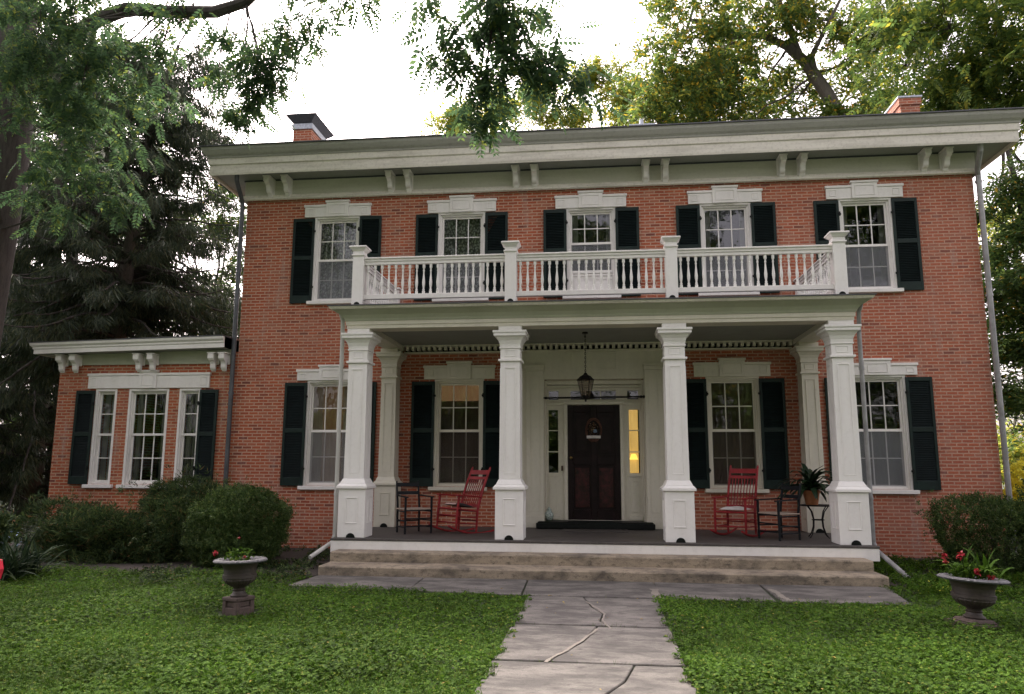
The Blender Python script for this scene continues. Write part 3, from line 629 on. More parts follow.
b = MB(); b.box(-PX+.37, PX-.37, -.2, -.003, 4.13, 4.158); b.box(-PX+.37, PX-.37, -.11, -.003, 4.00, 4.03)
x = -PX+.42
while x < PX-.42: b.box(x, x+.058, -.16, -.012, 4.055, 4.129); x += .115
b.build('dentil_moulding', 'cream', H)
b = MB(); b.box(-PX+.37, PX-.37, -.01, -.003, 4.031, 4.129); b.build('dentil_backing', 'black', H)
# balcony railing
BR = empty('balcony_railing', (0, 0, 0)); BR.parent = H; RY = -2.53
for x in (-4.13, -1.385, 1.375, 4.13):
    b = MB(); b.box(x-.10, x+.10, RY-.10, RY+.10, 4.50, 5.49); b.box(x-.12, x+.12, RY-.12, RY+.12, 5.40, 5.43)
    b.fru(x, RY, 5.491, 5.545, .105, .105, .15, .15); b.box(x-.16, x+.16, RY-.16, RY+.16, 5.546, 5.575); b.fru(x, RY, 5.576, 5.60, .16, .16, .03, .03)
    nw = b.build('newel_post', 'column', BR, bevel=.005)
    b = MB(); rr = .055; n = 8; fr_ = [(rr*math.cos(math.pi*i/n), rr*math.sin(math.pi*i/n)) for i in range(n+1)]
    b.add([(x+a, RY-.108, 4.502+c) for a, c in fr_]+[(x+a, RY-.101, 4.502+c) for a, c in fr_], [tuple(range(n+1))]+[(i, i+n+1, i+n+2, i+1) for i in range(n)])
    o = b.build('post_vent', 'black', BR)
for x in (-4.13, 4.13):
    b = MB(); b.box(x-.08, x+.08, -.18, -.02, 4.52, 5.36); b.box(x-.11, x+.11, -.21, -.002, 5.361, 5.40); b.build('newel_post', 'column', BR, bevel=.005)
balprof = [(.026,0),(.026,.05),(.017,.055),(.022,.075),(.014,.10),(.024,.16),(.027,.21),(.021,.27),(.013,.36),(.012,.40),(.02,.42),(.013,.44),(.018,.47),(.026,.475),(.026,.545)]
def bal_mesh():
    b = MB(); b.lathe(balprof, 8); return b
def rail_run(p0, p1, n):
    p0 = Vector(p0); p1 = Vector(p1); d = (p1-p0).normalized(); nrm = Vector((-d.y, d.x, 0))
    def bar(hw, z0, z1, nm, m_='white'):
        b = MB(); a, c = p0, p1
        b.add([(a+nrm*hw)[:2]+(z0,), (a-nrm*hw)[:2]+(z0,), (c-nrm*hw)[:2]+(z0,), (c+nrm*hw)[:2]+(z0,), (a+nrm*hw)[:2]+(z1,), (a-nrm*hw)[:2]+(z1,), (c-nrm*hw)[:2]+(z1,), (c+nrm*hw)[:2]+(z1,)],
            [(0,3,2,1),(4,5,6,7),(0,1,5,4),(1,2,6,5),(2,3,7,6),(3,0,4,7)]); return b
    b = bar(.05, 5.30, 5.345, ''); b.v += bar(.07, 5.346, 5.375, '').v; k = len(b.v)-8; b.f += [tuple(i+k for i in f) for f in bar(.07, 5, 6, '').f]; b.build('handrail', 'white', BR, bevel=.004)
    b = bar(.035, 5.245, 5.298, ''); b.build('upper_rail', 'white', BR)
    b = bar(.04, 4.615, 4.70, ''); b.build('lower_rail', 'white', BR, bevel=.004)
    global bal0
    for i in range(n):
        q = p0.lerp(p1, (i+.5)/n)
        if bal0 is None: bal0 = bal_mesh().build('baluster', 'column', BR)
        else:
            o = bal0.copy(); COL.objects.link(o); o.parent = BR; o.location = (q.x, q.y, 4.70); continue
        bal0.location = (q.x, q.y, 4.70)
bal0 = None
for a, c in ((-4.03,-1.485), (-1.285,1.275), (1.475,4.03)): rail_run((a,RY,0), (c,RY,0), 20)
for x in (-4.13, 4.13): rail_run((x,-2.43,0), (x,-.18,0), 17)
# ---- entrance
b = MB(); b.box(-1.36, -.98, -.08, -.002, .492, 3.43); b.box(1.0, 1.38, -.08, -.002, .492, 3.43); b.box(-1.36, 1.38, -.08, -.002, 3.432, 4.048)
for x0, x1 in ((-1.34,-1.0), (1.03,1.36)):
    b.box(x0, x1, -.12, -.082, .72, 3.60); b.box(x0-.02, x1+.02, -.14, -.082, .493, .718); b.box(x0-.02, x1+.02, -.15, -.082, 3.602, 3.68); b.box(x0-.03, x1+.03, -.17, -.082, 3.682, 3.73)
    b.box(x0+.07, x1-.07, -.128, -.1205, .80, .815); b.box(x0+.07, x0+.085, -.128, -.1205, .816, 3.5); b.box(x1-.085, x1-.07, -.128, -.1205, .816, 3.5); b.box(x0+.07, x1-.07, -.128, -.1205, 3.501, 3.515)
for a0, a1, c0, c1 in ((-.45,.48,3.64,3.66), (-.45,.48,3.97,3.99), (-.45,-.43,3.661,3.969), (.46,.48,3.661,3.969)): b.box(a0, a1, -.094, -.0805, c0, c1)
b.box(-1.36, 1.38, -.10, -.082, 4.02, 4.045)
b.box(-.977, -.950, -.001, .158, .493, 3.42); b.box(.972, .997, -.001, .158, .493, 3.42); b.box(-.949, .971, -.001, .158, 3.421, 3.429)
b.box(-1.56, -1.3605, -.05, -.002, .492, 4.048); b.box(1.3805, 1.56, -.05, -.002, .492, 4.048)
b.build('door_surround', 'cream', H, bevel=.003)
DF = MB(); wall(DF, -.978, .998, .16, .26, .492, 3.428, [(-.93,-.71,1.56,2.83), (.70,.93,1.56,2.83), (-.53,.53,.63,2.93), (-.46,.46,3.04,3.22), (-.91,-.71,3.04,3.22), (.69,.91,3.04,3.22)])
for x0, x1 in ((-.60,-.54), (.54,.60)): DF.box(x0, x1, .12, .158, .63, 3.0)
DF.box(-.62, .62, .11, .158, 2.94, 3.0); DF.box(-.97, -.62, .13, .158, 2.92, 2.97); DF.box(.62, .99, .13, .158, 2.92, 2.97); DF.box(-.97, .99, .10, .158, 3.28, 3.32); DF.box(-.97, .99, .06, .158, 3.34, 3.42)
for x0, x1 in ((-.95,-.69), (.68,.95)):
    DF.box(x0, x1, .14, .158, 1.49, 1.54); DF.box(x0+.05, x1-.05, .15, .158, .80, 1.4); DF.box(x0, x1, .13, .158, .64, .72)
DF.build('door_frame', 'cream', H, bevel=.003)
sg = MB()
for x0, x1 in ((-.93,-.71), (.70,.93)):
    sg.box(x0, x0+.012, .175, .2, 1.56, 2.83); sg.box(x1-.012, x1, .175, .2, 1.56, 2.83)
    for z in (1.98, 2.41): sg.box(x0+.012, x1-.012, .175, .2, z-.009, z+.009)
for x in (-.16, .15): sg.box(x-.01, x+.01, .175, .2, 3.04, 3.22)
sg.build('sidelight_bars', 'cream', H)
g = MB()
for x0, x1, z0, z1 in ((-.93,-.71,1.56,2.83), (.70,.93,1.56,2.83), (-.46,.46,3.04,3.22), (-.91,-.71,3.04,3.22), (.69,.91,3.04,3.22)): g.add([(x0,.19,z0),(x1,.19,z0),(x1,.19,z1),(x0,.19,z1)], [(0,1,2,3)])
g.build('sidelight_pane', 'glass', H)
g = MB(); g.add([(.68,.33,1.5),(.90,.33,1.5),(.90,.33,2.9),(.68,.33,2.9)], [(0,1,2,3)]); g.build('lit_curtain', 'yellow', H)
g = MB(); g.lathe([(.085,0),(.045,.11),(.0,.112)], 16, (.80,.28,1.83)); g.build('table_lamp_shade', 'bulb', H)
D = empty('front_door', (0, .17, 0)); D.parent = H
b = MB(); b.box(-.528, .528, .03, .07, .632, 2.928)
for x0, x1 in ((-.528,-.42), (.42,.528), (-.06,.06)): b.box(x0, x1, 0, .029, .632, 2.928)
for z0, z1 in ((.632,.83), (1.72,1.90), (2.78,2.928)): b.box(-.419, -.061, 0, .029, z0, z1); b.box(.061, .419, 0, .029, z0, z1)
b.build('door_leaf', 'doorwood', D, bevel=.006)
b = MB()
for x0, x1 in ((-.38,-.10), (.10,.38)): b.box(x0, x1, .012, .029, .88, 1.66); b.box(x0+.03, x1-.03, .004, .0115, .92, 1.62)
b.build('lower_panel', 'doorred', D, bevel=.008)
b = MB()
for x0, x1 in ((-.38,-.10), (.10,.38)): b.box(x0, x1, .012, .029, 1.96, 2.72); b.box(x0+.03, x1-.03, .004, .0115, 2.0, 2.68)
b.build('upper_panel', 'doorwood', D, bevel=.008)
b = MB(); b.lathe([(0,0),(.03,.005),(.03,.02),(.012,.03),(.02,.05),(.03,.07),(.02,.09),(0,.095)], 12)
kn = b.build('door_knob', 'brass', D, smooth=True); kn.rotation_euler = (R(90), 0, 0); kn.location = (-.46, -.001, 1.86)
b = MB(); b.box(-.66, -.62, .10, .118, 1.60, 1.70); b.build('door_bell', 'bronze', H)
b = MB(); b.box(-1.10, 1.12, -.36, .155, .492, .625); b.box(-1.13, 1.15, -.40, -.085, .5, .60); b.build('door_step', 'black', H, bevel=.006)
# ---- downspouts
def pipe(pts, r, m_='pipe', straps=()):
    b = MB(); b.tube(pts, r, 10)
    for p in straps: b.tube([Vector(p)-Vector((0,0,.025)), Vector(p)+Vector((0,0,.025))], r*1.25, 10)
    return b.build('downspout', m_, H, smooth=False)
pipe([(-7.63,-.50,7.95),(-7.64,-.48,7.80),(-7.66,-.22,7.55),(-7.665,-.10,7.40),(-7.665,-.09,.2),(-7.67,-.18,.06)], .048, 'pipe_dark', [(-7.665,-.09,5.9),(-7.665,-.09,3.2)])
pipe([(7.56,-.50,7.94),(7.57,-.45,7.80),(7.62,-.18,7.55),(7.66,-.10,7.42),(7.66,-.09,.2),(7.67,-.18,.06)], .052, 'pipe', [(7.66,-.09,7.3),(7.66,-.09,5.0),(7.66,-.09,2.6)])
pipe([(-4.40,-2.70,4.37),(-4.38,-2.60,4.22),(-4.41,-2.5,3.9),(-4.41,-2.5,.52),(-4.43,-2.55,.40),(-4.62,-3.05,.20)], .036, 'pipe_white', [(-4.41,-2.5,3.3),(-4.41,-2.5,1.2)])
pipe([(4.40,-2.70,4.37),(4.38,-2.60,4.22),(4.41,-2.45,3.9),(4.41,-2.45,.52),(4.43,-2.5,.40),(4.56,-3.35,.10)], .036, 'pipe', [(4.41,-2.45,3.3),(4.41,-2.45,1.2)])

# ------------------------------------------------------------------ objects on the porch
Ln = empty('hanging_lantern', (-.125, -1.4, 2.86), label='black iron lantern hanging on a chain above the front door', cat='lantern')
b = MB(); z = .52                                           # local z, base = finial tip
for i in range(20):
    c = Vector((0, 0, .54+i*.04)); n = 8; a = (1, 0) if i % 2 else (0, 1)
    pts = [c+Vector((a[0]*.012*math.cos(t), a[1]*.012*math.cos(t), .026*math.sin(t))) for t in [2*math.pi*k/n for k in range(n+1)]]
    b.tube(pts, .005, 5, False)
b.build('chain', 'iron', Ln)
b = MB(); b.lathe([(0,1.27),(.06,1.275),(.05,1.30),(0,1.305)][::1], 14); b.tube([(0,0,1.2),(0,0,1.29)], .008, 6); b.build('ceiling_rose', 'iron', Ln)
b = MB(); b.lathe([(.165,.40),(.17,.405),(.13,.44),(.10,.475),(.05,.50),(.03,.52),(.03,.535),(.0,.55)], 6); b.build('lantern_roof', 'iron', Ln)
b = MB(); b.lathe([(0,.0),(.012,.01),(.02,.03),(.01,.05),(.05,.06),(.085,.10),(.09,.11),(0,.112)], 8); b.build('lantern_base', 'iron', Ln)
b = MB()
for k in range(6):
    t = 2*math.pi*k/6; p = lambda r, z: (r*math.cos(t), r*math.sin(t), z); b.tube([p(.085,.10), p(.115,.25), p(.15,.41)], .007, 5)
b.build('lantern_bars', 'iron', Ln)
b = MB(); b.lathe([(.078,.113),(.108,.25),(.14,.40)], 6); b.build('lantern_glass', 'lamp_glass', Ln)
b = MB(); b.tube([(-1.03,-.07,3.055),(1.03,-.07,3.07)], .019, 8)
for s_, z in ((-1, 3.055), (1, 3.07)):
    b.tube([(s_*1.0,-.07,z),(s_*1.04,-.07,z),(s_*1.10,-.07,z)], [.04,.02,.002], 8); b.tube([(s_*.93,-.07,z),(s_*.97,-.07,z)], .026, 8)
for x in (-.9, .9): b.tube([(x,-.07,3.06),(x,.15,3.06)], .008, 6)
tag(b.build('iron_rod', 'iron'), 'thin black iron rod with pointed finials across the front door transom', 'iron rod')
# door wreath
Wr = empty('door_wreath', (.0, .15, 2.42), label='oval twig wreath with dried flowers and pale ribbon on the dark front door', cat='wreath')
b = MB()
for j in range(16):
    pts = []; ph = random.uniform(0, 6)
    for k in range(25):
        t = 2*math.pi*k/24; rr = 1+.12*math.sin(3*t+ph); pts.append((.15*rr*math.cos(t), random.uniform(-.02,.02), .22*rr*math.sin(t)))
    b.tube(pts, .006, 4, False)
b.build('twig_ring', 'twig', Wr)
P = in_ell(150, (0,-.02,.02), (.11,.02,.15)); X, Y, Z = frames(unit(rng.normal(size=(150,3))*np.array([1,.3,1]))); v, f = scatter(diamond(1,.8), P, X, Y, Z, rng.uniform(.02,.045,150)); tag(npmesh('dried_flowers', v, f, 'dried', Wr), kind='stuff')
b = MB(); b.box(-.14, .14, -.035, -.022, -.17, -.115); b.build('ribbon', 'cushion', Wr)
b = MB(); b.lathe([(0,0),(.035,.01),(.04,.04),(.025,.07),(0,.08)], 10, (.03,-.03,-.06)); b.build('blue_ornament', 'bluefl', Wr)
b = MB(); b.lathe([(0,0),(.05,.0),(.07,.03),(.09,.09),(.085,.14),(.05,.18),(.045,.20),(.055,.21),(.03,.235),(.012,.24),(.018,.26),(0,.27)], 18)
j_ = b.build('ceramic_jar', 'ceramic', smooth=True); j_.location = (-.90, -.02, .626); tag(j_, 'small green and white glazed lidded jar beside the front door', 'jar')
b = MB(); b.box(-.6, .62, -.95, -.44, .491, .503); tag(b.build('door_mat', 'deck'), 'flat grey door mat in front of the black doorstep', 'door mat')

def bars(b, pairs, r): 
    for p, q in pairs: b.tube([p, q], r, 8)
def rocker(loc, rz, tilt, lab):
    T = empty('rocking_chair', loc, rz, label=lab, cat='rocking chair', group='red rocking chairs on the porch')
    # local: front = -Y
    hw = .25; P = lambda x, y, z: Vector((x, y, z))
    b = MB()
    for s_ in (-1, 1):
        pts = []
        for k in range(13):
            t = -1+2*k/12; pts.append((s_*hw, .12+t*.50, .02+.085*t*t))
        b.tube(pts, .019, 6)
    b.build('rocker_rail', 'red', T)
    for s_ in (-1, 1):
        b = MB(); b.tube([(s_*hw,-.21,.055),(s_*hw,-.22,.30),(s_*hw,-.22,.62)], [.017,.023,.02], 8); b.build('leg', 'red', T)
        b = MB(); b.tube([(s_*hw*.92,.25,.05),(s_*hw*.92,.23,.42),(s_*hw*.92,.32,.85),(s_*hw*.92,.42,1.17),(s_*hw*.92,.43,1.20)], [.018,.023,.021,.018,.008], 8); b.build('back_post', 'red', T)
        b = MB(); b.add([(s_*hw-.04,-.27,.615),(s_*hw+.045,-.27,.615),(s_*hw*.95+.02,.27,.645),(s_*hw*.95-.02,.27,.645),(s_*hw-.04,-.27,.64),(s_*hw+.045,-.27,.64),(s_*hw*.95+.02,.27,.67),(s_*hw*.95-.02,.27,.67)], [(3,2,1,0),(4,5,6,7),(0,1,5,4),(1,2,6,5),(2,3,7,6),(3,0,4,7)]); b.build('armrest', 'red', T, bevel=.008)
    b = MB(); b.box(-hw, hw, -.24, .24, .385, .415); b.build('seat', 'red', T, bevel=.01)
    b = MB()
    for z in (.17, .29): bars(b, [((-hw,-.22,z), (hw,-.22,z))], .011)
    for z in (.16, .27):
        for s_ in (-1, 1): bars(b, [((s_*hw,-.22,z), (s_*hw*.92,.245,z+.02))], .011)
    bars(b, [((-hw*.92,.245,.24), (hw*.92,.245,.24))], .011); b.build('stretcher', 'red', T)
    b = MB()
    for k in range(8):
        x = -.175+.35*k/7; b.tube([(x,.245,.50),(x*1.0,.32,.78),(x*1.03,.385,1.0)], .0085, 6)
    b.build('back_spindles', 'red', T)
    def cross(z0, z1, y0, y1, nm='back_rail'):
        b = MB(); n = 6; vs = []
        for i in range(n+1):
            x = -.225+.45*i/n; c = .02*(1-(2*i/n-1)**2); vs += [(x, y0+c-.011, z0), (x, y0+c+.011, z0), (x, y1+c+.011, z1), (x, y1+c-.011, z1)]
        fs = [(i*4+a, (i+1)*4+a, (i+1)*4+(a+1) % 4, i*4+(a+1) % 4) for i in range(n) for a in range(4)]+[(0,1,2,3), (n*4+3, n*4+2, n*4+1, n*4)]
        b.add(vs, fs); b.build(nm, 'red', T)
    cross(1.06, 1.14, .385, .41); cross(.97, 1.02, .36, .375); cross(.47, .52, .235, .245)
    T.rotation_euler = (tilt, 0, rz); T.scale = (1.1, 1.08, 1.04); return T
rk1 = rocker((-2.50,-1.50,.49), R(-40), R(-7), 'red spindle-back rocking chair between the black armchair and the inner left column')
rk2 = rocker((2.46,-1.45,.49), R(-32), R(-2), 'red spindle-back rocking chair under the porch window right of the front door')
def pad(name, m_, loc, rz, sx, sy, h, lab, cat):
    b = MB(); n = 10; vs = []; fs = []
    for lay in (0, 1):
        for i in range(n+1):
            for k in range(n+1):
                u = -1+2*i/n; v = -1+2*k/n; e2 = (1-abs(u)**4)*(1-abs(v)**4)
                vs.append((u*sx, v*sy, (h*.25+h*.75*e2*(.9+.1*math.sin(5*u+3*v))) if lay else h*.25-h*.2*e2))
    q = (n+1)**2
    for i in range(n):
        for k in range(n):
            a = i*(n+1)+k; fs += [(a, a+1, a+n+2, a+n+1), (q+a, q+a+n+1, q+a+n+2, q+a+1)]
    b.add(vs, fs); o = b.build(name, m_, smooth=True); o.location = loc; o.rotation_euler = (0, 0, rz)
    return tag(o, lab, cat)
pad('seat_cushion', 'cushion', (2.46,-1.46,.94), R(-32), .22, .21, .07, 'pale flat cushion on the seat of the right red rocking chair', 'cushion')
c_ = pad('seat_cushion', 'darkcloth', (-2.46,-1.43,.95), R(-40), .22, .2, .07, 'dark brown cushion on the seat of the left red rocking chair', 'cushion'); c_.rotation_euler = (R(-9), 0, R(-40))
c_ = pad('folded_cloth', 'pinkcloth', (-2.56,-1.55,1.0), R(-45), .13, .09, .03, 'crumpled pale pink cloth lying on the dark cushion of the left rocking chair', 'cloth')
def armchair(loc, rz, lab):
    T = empty('armchair', loc, rz, label=lab, cat='armchair', group='black ladder-back armchairs on the porch')
    hw = .24
    for s_ in (-1, 1):
        b = MB(); b.tube([(s_*hw,-.22,0),(s_*hw,-.22,.62)], [.018,.021], 8); b.build('leg', 'blackchair', T)
        b = MB(); b.tube([(s_*hw*.85,.2,0),(s_*hw*.85,.2,.45),(s_*hw*.85,.27,.90)], [.018,.021,.017], 8); b.build('leg', 'blackchair', T)
        b = MB(); b.add([(s_*hw-.03,-.27,.62),(s_*hw+.03,-.27,.62),(s_*hw*.85+.015,.22,.64),(s_*hw*.85-.015,.22,.64),(s_*hw-.03,-.27,.64),(s_*hw+.03,-.27,.64),(s_*hw*.85+.015,.22,.66),(s_*hw*.85-.015,.22,.66)], [(3,2,1,0),(4,5,6,7),(0,1,5,4),(1,2,6,5),(2,3,7,6),(3,0,4,7)]); b.build('armrest', 'blackchair', T)
    b = MB(); b.fru(0, -.01, .405, .43, hw, .22, hw, .22); b.build('seat', 'rush', T, bevel=.01)
    b = MB()
    for z in (.13, .26): bars(b, [((-hw,-.22,z), (hw,-.22,z))], .012)
    for z in (.11, .22, .38):
        for s_ in (-1, 1): bars(b, [((s_*hw,-.22,z), (s_*hw*.85,.2,z))], .012)
    bars(b, [((-hw*.85,.2,.2), (hw*.85,.2,.2)), ((-hw,-.22,.40), (hw,-.22,.40))], .012); b.build('stretcher', 'blackchair', T)
    for z0, z1, y in ((.80,.87,.25), (.66,.72,.232)):
        b = MB(); n = 6; vs = []
        for i in range(n+1):
            x = -hw*.85+hw*1.7*i/n; c = .02*(1-(2*i/n-1)**2); vs += [(x,y+c-.008,z0),(x,y+c+.008,z0),(x,y+c+.014,z1),(x,y+c-.002,z1)]
        b.add(vs, [(i*4+a, (i+1)*4+a, (i+1)*4+(a+1) % 4, i*4+(a+1) % 4) for i in range(n) for a in range(4)]+[(0,1,2,3), (n*4+3,n*4+2,n*4+1,n*4)]); b.build('back_slat', 'blackchair', T)
    T.scale = (1.06, 1.06, 1.02); return T
armchair((-3.27,-1.6,.49), R(38), 'black ladder-back armchair beside the left red rocking chair')
armchair((3.12,-1.85,.49), R(-62), 'black ladder-back armchair beside the plant table and right rocking chair')
# plant table
T = empty('plant_table', (3.86,-1.42,.49), 0, label='small black iron side table with bowed legs holding the potted plant', cat='side table')
b = MB(); b.lathe([(0,.535),(.29,.535),(.30,.545),(.29,.555),(0,.556)], 24); b.build('table_top', 'iron', T)
for k in range(4):
    t = R(35+90*k); b = MB()
    b.tube([(r*math.cos(t), r*math.sin(t), z) for r, z in ((.22,.53),(.14,.44),(.10,.31),(.11,.18),(.16,.06),(.22,.0))], .010, 6); b.build('leg', 'iron', T)
b = MB(); b.tube([(.10*math.cos(2*math.pi*k/16), .10*math.sin(2*math.pi*k/16), .30) for k in range(17)], .008, 5); b.build('stretcher_ring', 'iron', T)
T = empty('potted_plant', (3.76,-1.47,1.047), 0, label='dark arching houseplant in a terracotta pot on the iron table', cat='potted plant')
b = MB(); b.lathe([(0,0),(.10,0),(.135,.20),(.15,.20),(.152,.245),(.135,.245),(.13,.22),(0,.215)], 24); b.build('pot', 'terra', T, smooth=False)
def arch_leaves(n, L0, L1, wd, base, up, m_, parent, loc=(0,0,0), name='foliage', seg=6, spreadr=.04, droop=1.0):
    vs = []; fs = []
    for i in range(n):
        a = random.uniform(0, 2*math.pi); ln = random.uniform(L0, L1); el = random.uniform(up[0], up[1]); p = Vector((random.uniform(-spreadr, spreadr), random.uniform(-spreadr, spreadr), base))+Vector(loc)
        d = Vector((math.cos(a)*math.cos(el), math.sin(a)*math.cos(el), math.sin(el))); sd_ = Vector((-math.sin(a), math.cos(a), random.uniform(-.3,.3)))
        o = len(vs)
        for k in range(seg+1):
            t = k/seg; wv = wd*(math.sin(math.pi*min(1, .08+t*.92))**.7 if t < 1 else 0)*random.uniform(.9,1.1)
            vs += [tuple(p+sd_*wv*.5), tuple(p-sd_*wv*.5)]
            p = p+d*(ln/seg); d = (d+Vector((0,0,-.28*droop))).normalized()
        fs += [(o+2*k, o+2*k+1, o+2*k+3, o+2*k+2) for k in range(seg)]
    return npmesh(name, np.array(vs), np.array(fs), m_, parent)
arch_leaves(75, .48, .80, .09, .2, (R(30), R(85)), 'lily', T, droop=1.5)
# ------------------------------------------------------------------ urns
def urn(loc, rz, tilt, hs, ph, pw, lab, arches):
    T = empty('garden_urn', loc, rz, label=lab, cat='urn', group='cast iron garden urns on the lawn')
    z0 = ph
    b = MB()
    prof = [(0,0),(.105,0),(.11,.015),(.085,.035),(.075,.06),(.085,.075),(.07,.085),(.075,.10),(.11,.12),(.165,.15),(.195,.185),(.20,.205),(.215,.21),(.215,.245),(.20,.25),(.20,.27),(.205,.31),(.225,.36),(.25,.385)]
    b.lathe([(r, z*hs+z0) for r, z in prof], 64, flute=.045, fz=(z0+.11*hs, z0+.2*hs), nf=24)
    b.build('bowl', 'urn', T)
    b = MB(); b.lathe([(r, z*hs+z0) for r, z in [(.245,.378),(.30,.392),(.325,.385),(.335,.40),(.325,.415),(.27,.418),(.235,.40),(.22,.375),(.0,.37)]], 72, flute=.03, fz=(z0+.38*hs, z0+.41*hs), nf=40); b.build('rim', 'urnrim', T)
    b = MB(); h = pw/2
    if arches:
        b.box(-h, h, -h, h, ph*.78, ph-.002); 
        for sx in (-1, 1):
            for sy in (-1, 1): b.box(sx*h*.96, sx*h*.5, sy*h*.96, sy*h*.5, -.02, ph*.77)
        b.box(-h*.8, h*.8, -h*.8, h*.8, ph*.45, ph*.77)
        b.box(-.14,.14,-.14,.14, -.02, ph*.44)
    else:
        b.fru(0, 0, -.03, ph*.6, h, h, h*.95, h*.95); b.fru(0, 0, ph*.6+.001, ph-.002, h*.72, h*.72, h*.6, h*.6)
    b.build('pedestal', 'urnped', T, bevel=.01)
    T.rotation_euler = (0, tilt, rz); T.scale = (.88, .88, 1) if arches else (1, 1, 1); return T
urn((-4.03,-6.72,.0), R(-25), R(-1), 1.0, .20, .30, 'dark iron urn on a square pedestal, left of the walk', True)
urn((4.07,-6.38,.0), R(20), R(3.5), 1.02, .10, .44, 'weathered brown iron urn tilted on a low base at the right edge of the lawn', False)
def flowers(loc, lab, n_leaf, reds, tall=0, spread=.2):
    T = empty('flowering_plant', loc, label=lab, cat='flowers')
    P = in_ell(n_leaf, (0,0,.05), (spread,spread,.09)); Dr = unit(rng.normal(size=(n_leaf,3))+np.array([0,0,.3])); X, Y, Z = frames(Dr, rng.uniform(-1,1,n_leaf))
    v, f = scatter(diamond(1,.8,.08), P, X, Y, Z, rng.uniform(.03,.06,n_leaf)); npmesh('foliage', v, f, 'clover', T)
    for (x, y, z, r) in reds:
        n = 40; P = in_ell(n, (x,y,z), (r,r,r*.8)); X, Y, Z = frames(unit(rng.normal(size=(n,3)))); v, f = scatter(diamond(1,.9,.1), P, X, Y, Z, np.full(n, r*.8)); npmesh('flower_head', v, f, 'petal', T)
        b = MB(); b.tube([(x*.4,y*.4,.02),(x,y,z)], .003, 4); b.build('stem', 'strap', T)
    if tall:
        arch_leaves(tall*2, .14, .40, .030, .0, (R(40),R(88)), 'clover', T, (.08,.0,.0), 'tall_foliage', 5, .16, 1.2)
    return T
flowers((-4.05,-6.72,.60), 'sparse geranium with small red blooms growing in the left urn', 160, [(-.27,-.05,.08,.028),(.12,-.12,.05,.02),(-.02,.0,.25,.014)], 0, .16)
flowers((4.05,-6.38,.52), 'leafy red geraniums and tall pale stems growing in the right urn', 420, [(-.10,-.1,.24,.04),(-.22,0,.22,.03),(-.24,-.05,.16,.025),(.0,-.2,.08,.035),(.14,-.2,.03,.03)], 34, .2)

# ------------------------------------------------------------------ vegetation builders
def bush(c, r, n, m_, lab, tmpl, size, name='round_bush', cat='bush', shell=.72, group=None, lumps=14, stems=True, rough=.14, zmin=.02, up=.0):
    T = empty(name, (c[0], c[1], 0), label=lab, cat=cat, group=group)
    d = unit(rng.normal(size=(n,3))); ld = unit(rng.normal(size=(lumps,3))); k = np.ones(n)
    for i in range(lumps): k += rough*1.3*np.maximum(0, (d@ld[i]-.72)/.28)*rng.uniform(-.8,1)
    for q_, a_ in ((5.3,.05),(11.1,.04),(19.7,.035)): ph = rng.uniform(0,6,3); k += a_*(1+rough*3)*.7*(np.sin(d[:,0]*q_+ph[0])*np.sin(d[:,1]*q_+ph[1])+np.sin(d[:,2]*q_+ph[2])*.7)
    rad = k*np.where(rng.random(n) < .72, rng.uniform(.88,1.04,n), rng.uniform(.4,.95,n)); rad = np.where(rng.random(n) < .03, k*rng.uniform(1.02,1.02+rough,n), rad)
    P = d*rad[:,None]*np.array(r)+np.array([0,0,c[2]]); keep = P[:,2] > zmin; P = P[keep]; d = d[keep]
    Dr = unit(d*1.0+rng.normal(size=P.shape)*.6+np.array([0,0,up])); X, Y, Z = frames(Dr, rng.uniform(-3,3,len(P)))
    v, f = scatter(tmpl, P, X, Y, Z, rng.uniform(.7,1.3,len(P))*size); npmesh('foliage', v, f, m_, T)
    if stems:
        b = MB()
        for i in range(14):
            dd = Vector(unit(rng.normal(size=3)*np.array([1,1,.4]))); tip = Vector((dd.x*r[0]*.8, dd.y*r[1]*.8, c[2]+abs(dd.z)*r[2]*.8)); b.tube([(dd.x*.06, dd.y*.06, 0), (tip.x*.5, tip.y*.5, tip.z*.7), tip], [.02,.012,.004], 5)
        b.build('stems', 'bark', T)
    return T
T_box = spray(7, .5, .16, .2, 3); T_yew = spray(11, .35, .07, .35, 4); T_leaf = spray(8, .6, .26, .35, 5); T_comp = compound(); T_small = spray(10, .8, .13, .3, 8)
bush((-6.02,-2.75,.58), (.77,.76,.66), 14000, 'box', 'rounded clipped dark green bush behind the left urn', T_box, .082, rough=.13, lumps=30)
bush((-7.40,-1.75,.55), (.95,.70,.74), 7000, 'yew', 'tall loose evergreen bush under the wing windows, touching the round clipped bush', T_yew, .19, 'evergreen_bush', rough=.5, up=.2)
bush((-8.6,-2.3,.22), (1.05,.8,.52), 5000, 'yew', 'low spreading evergreen bush in front of the side wing', T_yew, .22, 'evergreen_bush', rough=.6, up=.35)
bush((-9.75,-1.7,.42), (.95,.5,.50), 1000, 'yew', 'thin straggly bush against the left end of the wing wall', T_yew, .22, 'evergreen_bush', rough=.6, up=.4)
bush((-11.3,-3.3,.6), (1.3,.9,.85), 9000, 'yew', 'dark leafy shrub at the far left edge above the strap-leaved plant', T_leaf, .15, 'leafy_shrub', rough=.4)
bush((6.45,-2.15,.50), (.78,.75,.68), 9000, 'box', 'clipped green bush against the right end of the brick wall', T_box, .095, rough=.28, lumps=26)
bush((7.55,-2.6,.55), (.85,.9,.72), 9000, 'box', 'broad dark green bush at the right edge behind the tilted urn', T_box, .10, rough=.3, lumps=26)
st = empty('strap_leaved_plant', (-8.75,-4.7,0), label='clump of long grey-green strap leaves at the left edge of the lawn', cat='plant')
